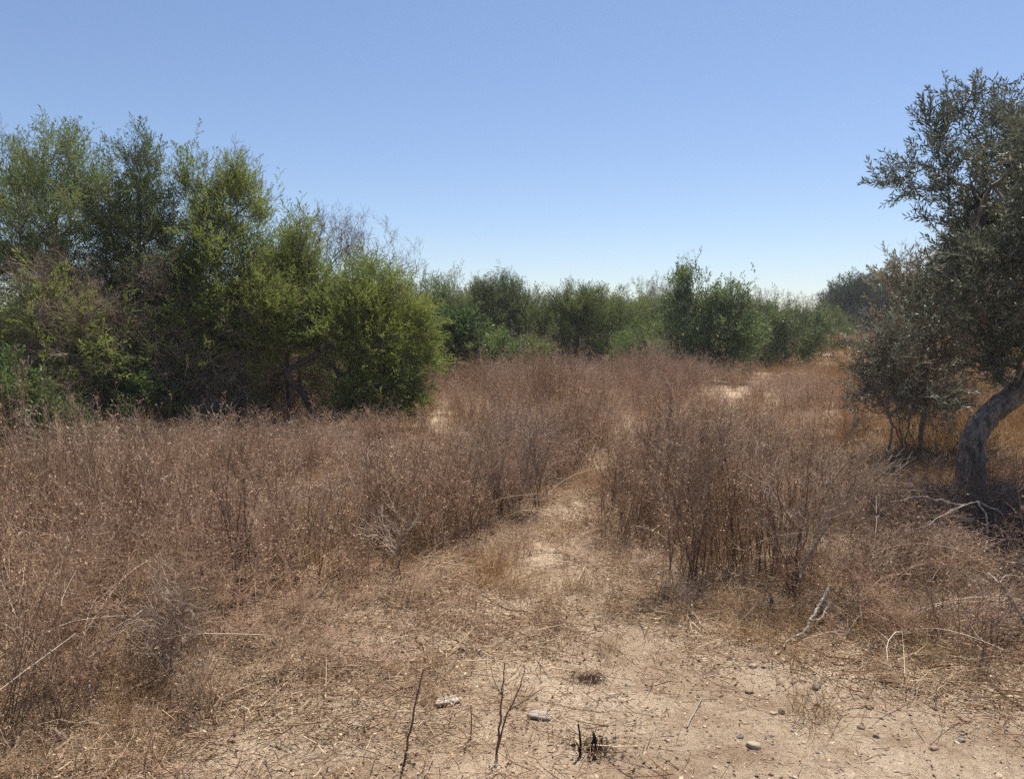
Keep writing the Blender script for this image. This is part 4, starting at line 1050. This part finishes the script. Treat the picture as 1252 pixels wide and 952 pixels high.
# ------------------------------------------------------------------ the belt of bushes across the middle
BG = 'bushes of the belt behind the weeds'
belt = [
 ('belt_bush', 'grey-green bush of the belt, leftmost, touching the end of the left thicket', 525, 24, [(520, 385, 0, 30, 38), (545, 375, 0, 28, 32), (530, 420, 0, 35, 30)], 'treeline', 1500, 150),
 ('belt_bush', 'grey-green bush of the belt rising directly behind the bright broad-leaved shrub', 575, 25, [(575, 385, 0, 32, 35), (600, 365, 0, 26, 20), (590, 410, 0, 40, 35)], 'treeline', 1700, 150),
 ('belt_bush', 'highest soft-topped grey-green bush left of the notch in the belt', 620, 25, [(618, 370, 0, 24, 24), (640, 375, 0, 26, 22), (625, 400, 0, 42, 35)], 'treeline', 1700, 120),
 ('belt_bush', 'dull green bush under the notch in the skyline of the belt', 660, 26, [(660, 385, 0, 22, 26), (655, 410, 0, 32, 30)], 'treeline', 1000, 100),
 ('belt_bush', 'full green bush right of the notch, with a thin leader above it', 705, 25, [(700, 378, 0, 28, 26), (720, 385, 0, 25, 25), (700, 405, 0, 40, 32), (685, 380, 0, 16, 18)], 'treeline', 2000, 100),
 ('belt_bush', 'mid green bush between the leader-topped bush and the dark brown thicket', 750, 26, [(748, 385, 0, 28, 24), (775, 390, 0, 20, 24), (755, 410, 0, 40, 28)], 'treeline', 1500, 120),
 ('belt_bush', 'dull green bush filling the belt between the dark brown thicket and the broad-crowned tree', 808, 27, [(790, 400, 0, 28, 22), (822, 405, 0, 26, 22)], 'treeline', 1500, 160),
 ('belt_bush', 'grey-green bush to the right of the purple-grey thicket, before the far dark trees', 1015, 36, [(1005, 395, 0, 26, 16), (1030, 402, 0, 22, 14)], 'treeline', 1200, 200),
 ('belt_bush', 'grey-green bush of the belt just behind the yellow-green small bush', 925, 29, [(920, 395, 0, 30, 20), (945, 405, 0, 26, 18)], 'treeline', 1500, 200),
 ('belt_bush', 'low bright green bush at the foot of the broad-crowned tree', 785, 23.5, [(790, 420, 0, 22, 20), (770, 425, 0, 20, 18)], 'broad', 420, 60),
]
for nm, lb, px, Y, lobes, mt, ns, nt in belt:
    tree_at(nm, lb, 'bush', px, Y, [(px, 425, 0), (px + 2, 400, 0)], lobes + [(px - 14, 434, 0, 24, 18), (px + 16, 434, 0, 24, 18)], n_pts=260, spray='tamarisk_far', n_spray=ns, leafmat=mt, twig_frac=nt, twigmat='dark_twig', group=BG, tips=10, sc=1.05, r_max=.06)
tree_at('leader_tree', 'thin young leader poking above the full green bush right of the notch', 'tree', 711, 25.2, [(711, 420, 0), (711, 380, 0), (712, 352, 0)], [(711, 362, 0, 6, 14), (711, 385, 0, 8, 16)],
        n_pts=40, spray='tamarisk_far', n_spray=90, leafmat='pistacia', twig_frac=20, up=1.0, r_max=.03, group=None, sc=.9)
tree_at('broad_leaved_shrub', 'bright green large-leaved shrub in front of the belt, right of the left thicket', 'shrub', 548, 19.5, [(548, 430, 0), (548, 410, 0)],
        [(555, 405, 0, 26, 20), (530, 420, 0, 22, 20), (575, 418, 0, 22, 16), (545, 432, 0, 30, 18)], n_pts=170, spray='broad_big', n_spray=900, leafmat='broad', twig_frac=60, r_max=.03, sc=1.3)
tree_at('broad_leaved_shrub', 'low pale green broad-leaved shrub between the weeds and the belt', 'shrub', 625, 20.5, [(625, 440, 0)],
        [(610, 425, 0, 24, 12), (648, 428, 0, 22, 12), (590, 435, 0, 20, 10)], n_pts=90, spray='broad', n_spray=420, leafmat='broad', twig_frac=120, r_max=.02, sc=1.4)
tree_at('dark_thicket', 'dark brown leafless thicket behind the broad-crowned tree', 'dead shrub', 810, 28, [(810, 430, 0), (812, 400, 0)],
        [(805, 372, 0, 28, 24), (830, 375, 0, 22, 22), (815, 405, 0, 35, 30)], n_pts=300, spray='tamarisk_far', n_spray=300, leafmat='tamarisk_dark', twig_frac=1100, twigmat='dark_twig', r_max=.04, sc=1.2)
tree_at('broad_crowned_tree', 'blue-green several-stemmed tree standing out in front of the belt', 'tree', 868, 21.5, [(868, 445, 0), (866, 420, 0), (862, 395, 0)],
        [(848, 350, 0, 17, 22), (845, 378, 0, 30, 28), (880, 372, 0, 28, 24), (905, 385, 0, 22, 26), (865, 405, 0, 45, 26), (828, 400, 0, 24, 24), (898, 408, 0, 30, 20), (838, 432, 0, 24, 16), (890, 434, 0, 26, 14), (866, 438, 0, 20, 12)],
        n_pts=420, spray='broad', n_spray=2900, leafmat='pistacia', twig_frac=160, twigmat='dark_twig', sc=1.35, r_max=.06, tips=14, spread=.3)
tree_at('belt_bush', 'yellow-green small bush tucked against the right side of the broad-crowned tree', 'bush', 918, 23, [(918, 425, 0)], [(915, 410, 0, 16, 20), (905, 425, 0, 16, 12)], n_pts=100, spray='broad', n_spray=450, leafmat='broad', twig_frac=40, r_max=.03, group=BG, sc=1.3)
tree_at('grey_thicket', 'purple-grey leafless thicket between the broad-crowned tree and the far dark trees', 'dead shrub', 945, 33, [(945, 420, 0), (945, 400, 0)],
        [(925, 385, 0, 32, 20), (965, 388, 0, 35, 20), (945, 405, 0, 50, 18), (985, 395, 0, 25, 18)], n_pts=360, spray='tamarisk_far', n_spray=260, leafmat='treeline', twig_frac=1500, twigmat='dark_twig', r_max=.05, sc=1.4, tips=26)
tree_at('belt_bush', 'yellowish green bush in front of the purple-grey thicket', 'bush', 960, 27, [(960, 425, 0), (958, 405, 0)],
        [(952, 400, 0, 26, 18), (985, 398, 0, 22, 18), (965, 418, 0, 36, 16), (1005, 408, 0, 18, 16), (940, 432, 0, 24, 12), (985, 432, 0, 30, 12)], n_pts=220, spray='broad', n_spray=1300, leafmat='pistacia', twig_frac=120, r_max=.04, group=BG, sc=1.4)
for (px, Y, lob, lb) in ((1030, 58, [(1022, 370, 0, 24, 18), (1045, 362, 0, 26, 17), (1035, 392, 0, 32, 22)], 'dark round-topped far tree at the end of the golden grass'),
                         (1070, 60, [(1068, 360, 0, 26, 16), (1085, 375, 0, 25, 24), (1060, 395, 0, 30, 22)], 'dark far tree half hidden behind the olive thicket'),
                         (1120, 62, [(1110, 365, 0, 30, 22), (1150, 368, 0, 34, 24), (1130, 395, 0, 50, 22)], 'far dark tree wholly behind the olive thicket')):
    tree_at('pine_tree', lb, 'tree', px, Y, [(px, 410, 0), (px, 385, 0)], lob, n_pts=320, spray='pine', n_spray=3000, leafmat='pine', twig_frac=200, twigmat='dark_twig', group='dark far trees', sc=1.7, spread=.5, tips=12, r_tip=.01, r_max=.16)
# a second, farther row that closes the skyline
far = [(440, 38, 372, 'far grey bush seen behind the end of the left thicket'), (560, 36, 362, 'far grey bush behind the leftmost belt bushes'), (665, 40, 376, 'far grey bush filling the notch of the belt'),
       (770, 40, 366, 'far grey bush behind the dark brown thicket'), (890, 44, 374, 'far grey bush behind the broad-crowned tree'), (995, 60, 376, 'far grey bush left of the dark far trees'), (330, 36, 372, 'far grey bush behind the middle of the left thicket'),
       (200, 36, 370, 'far grey bush behind the narrow tree of the thicket'), (60, 36, 370, 'far grey bush behind the left edge tree'), (1180, 45, 370, 'far grey bush behind the olive trunk')]
for px, Y, top, lb in far:
    tree_at('distant_bush', lb, 'bush', px, Y, [(px, 410, 0)], [(px - 35, top + 22, 0, 40, 20), (px + 30, top + 22, 1, 42, 20), (px, top + 36, 0, 75, 20)], n_pts=200, spray='tamarisk_far', n_spray=1500, leafmat='treeline', twig_frac=400, twigmat='dark_twig', group='far bushes behind the belt', sc=2.2, r_max=.06)

# ------------------------------------------------------------------ olive tree on the right
def olive():
    b = np.array([OLV[0], OLV[1], float(H(*OLV))]); Y = OLV[1]
    t = thing('olive_tree', 'dark olive tree with a crooked bare trunk at the right edge', 'tree', b)
    # trunk: crooked, leaning out to the right then back up
    ctl = [(1190, 612, 0, .140), (1186, 588, 0, .122), (1185, 562, 0, .112), (1190, 538, 0, .106), (1198, 520, 0, .108), (1214, 502, 0, .104), (1240, 484, .05, .10), (1268, 455, .1, .10), (1275, 410, .1, .085), (1262, 350, 0, .065), (1255, 290, 0, .045)]
    cp_ = np.array([[*rel(a, c, Y + dy, b), r] for a, c, dy, r in ctl])
    u = np.linspace(0, len(cp_) - 1, 60); q = np.stack([np.interp(u, np.arange(len(cp_)), cp_[:, j]) for j in range(4)], 1)
    for _ in range(3): q[1:-1] = (q[:-2] + q[1:-1] * 2 + q[2:]) / 4
    d = nrm(np.gradient(q[:, :3], axis=0)); ref = np.array([0, 1, 0.]); a_ = nrm(np.cross(d, ref)); b2 = np.cross(d, a_)
    th = np.linspace(0, 2 * math.pi, 17)[:-1]
    k = np.arange(60)[:, None]
    rad = q[:, 3:4] * (1 + .10 * np.sin(3 * th + k * .12) + .06 * np.sin(5 * th - k * .21 + 1) + .05 * rng.normal(size=(60, 16)) + .45 * np.exp(-k / 3.0) + .09 * np.sin(7 * th + k * .5) * np.sin(k * .9))
    knob = np.exp(-((k - 12) / 2.5) ** 2) * np.maximum(0, np.cos(th - 3.0)) * .3 * q[:, 3:4]; rad = rad + knob
    Vt = q[:, None, :3] + a_[:, None] * (np.cos(th) * rad)[..., None] + b2[:, None] * (np.sin(th) * rad)[..., None]
    Vt[0, :, 2] -= .12
    i = (np.arange(59)[:, None] * 16 + np.arange(16)[None]); j = (np.arange(59)[:, None] * 16 + (np.arange(16)[None] + 1) % 16)
    g = Geo(); g.add(Vt, np.stack([i.ravel(), j.ravel(), (j + 16).ravel(), (i + 16).ravel()], 1), .5)
    link('trunk', g.mesh('trunk', M['bark_olive'], True), t)
    def L(a, c, dy, rx, ry, dep=None, wt=1):
        yy = Y + dy; p = rel(a, c, yy, b); k = yy / F; return (p[0], p[1], p[2], rx * k, dep or rx * k * 1.1, ry * k, wt)
    lobes = [L(1215, 190, 0, 40, 62), L(1165, 225, 0, 42, 35), L(1105, 215, -.1, 35, 18), L(1078, 205, -.1, 14, 14), L(1150, 160, 0, 14, 32), L(1190, 125, 0, 24, 16), L(1235, 130, 0, 25, 40),
             L(1200, 290, 0, 52, 50), L(1170, 335, .2, 50, 40), L(1205, 380, 0, 55, 55), L(1150, 275, 0, 25, 18), L(1260, 250, .2, 60, 110, 1.0), L(1290, 360, .2, 70, 90, 1.0), L(1215, 440, 0, 45, 38), L(1250, 330, -1.0, 60, 70, .6), L(1240, 200, -1.0, 50, 60, .5), L(1262, 250, -1.7, 46, 95, .6), L(1285, 360, -1.6, 60, 60, .6), L(1228, 330, -1.6, 34, 50, .5)]
    P, _ = lobe_points(lobes, 1050)
    stem = q[::6, :3]
    Q, par, ns = skeleton(stem, P, .35)
    gw = Geo(); wood(gw, Q, par, .0035, .05, stem_n=0)
    link('branches', gw.mesh('branches', M['bark_olive'], True), t)
    n = 7600; ti = rng.choice(np.arange(ns, len(Q)), n); dd = nrm(Q[ti] - Q[par[ti]])
    pos = Q[par[ti]] + (Q[ti] - Q[par[ti]]) * rng.uniform(.4, 1.05, (n, 1)) + rng.normal(size=(n, 3)) * .055
    gc = Geo(); cl = rng.random(len(Q)) ** 1.2; keep = rng.random(n) < .3 + .8 * cl[ti]
    nz = np.sin(pos[:, 0] * 8.1 + pos[:, 2] * 3.3) * np.sin(pos[:, 1] * 6.7 - pos[:, 0] * 2) + np.sin(pos[:, 2] * 8.3 + pos[:, 1] * 3.1 + 2) * np.sin(pos[:, 0] * 6.2 + pos[:, 2] * 4.0)
    keep &= rng.random(n) < np.clip(.6 + .8 * nz, .08, 1)
    place_sprays(gc, SP['olive'], pos[keep], (dd * .8 + rand_dir(n) * .75 + np.array([-.1, 0, .45]))[keep], rng.uniform(.7, 1.15, n)[keep], np.clip(cl[ti] * .2, 0, .3)[keep])
    link('crown', gc.mesh('crown', M['olive']), t)
olive()
OG = 'olive scrub around the olive tree'
tree_at('olive_scrub', 'greyish scrubby young olive leaning out left of the olive tree', 'shrub', 1130, 9.6, [(1130, 500, 0), (1128, 450, 0), (1130, 400, 0)],
        [(1125, 350, 0, 38, 35), (1150, 385, 0, 45, 45), (1105, 400, 0, 35, 40), (1125, 445, 0, 45, 35), (1190, 420, 0, 45, 50), (1105, 340, 0, 22, 18), (1190, 350, .2, 40, 40), (1110, 480, 0, 36, 24), (1140, 485, .2, 36, 20)],
        n_pts=420, spray='olive', n_spray=1750, leafmat='olive_dry', barkmat='bark_grey', twig_frac=300, r_max=.03, sc=1.0, group=OG, mn=.3)
tree_at('olive_scrub', 'sparse pale-leaved olive suckers hanging over the weeds left of the trunk', 'shrub', 1090, 8.8, [(1090, 520, 0), (1085, 490, 0)],
        [(1080, 460, 0, 28, 25), (1070, 490, 0, 22, 20), (1115, 480, 0, 35, 22), (1095, 430, 0, 30, 22), (1150, 490, .3, 35, 16)],
        n_pts=190, spray='olive', n_spray=430, leafmat='olive', barkmat='bark_grey', twig_frac=260, r_max=.015, sc=.95, group=OG, mn=.25)
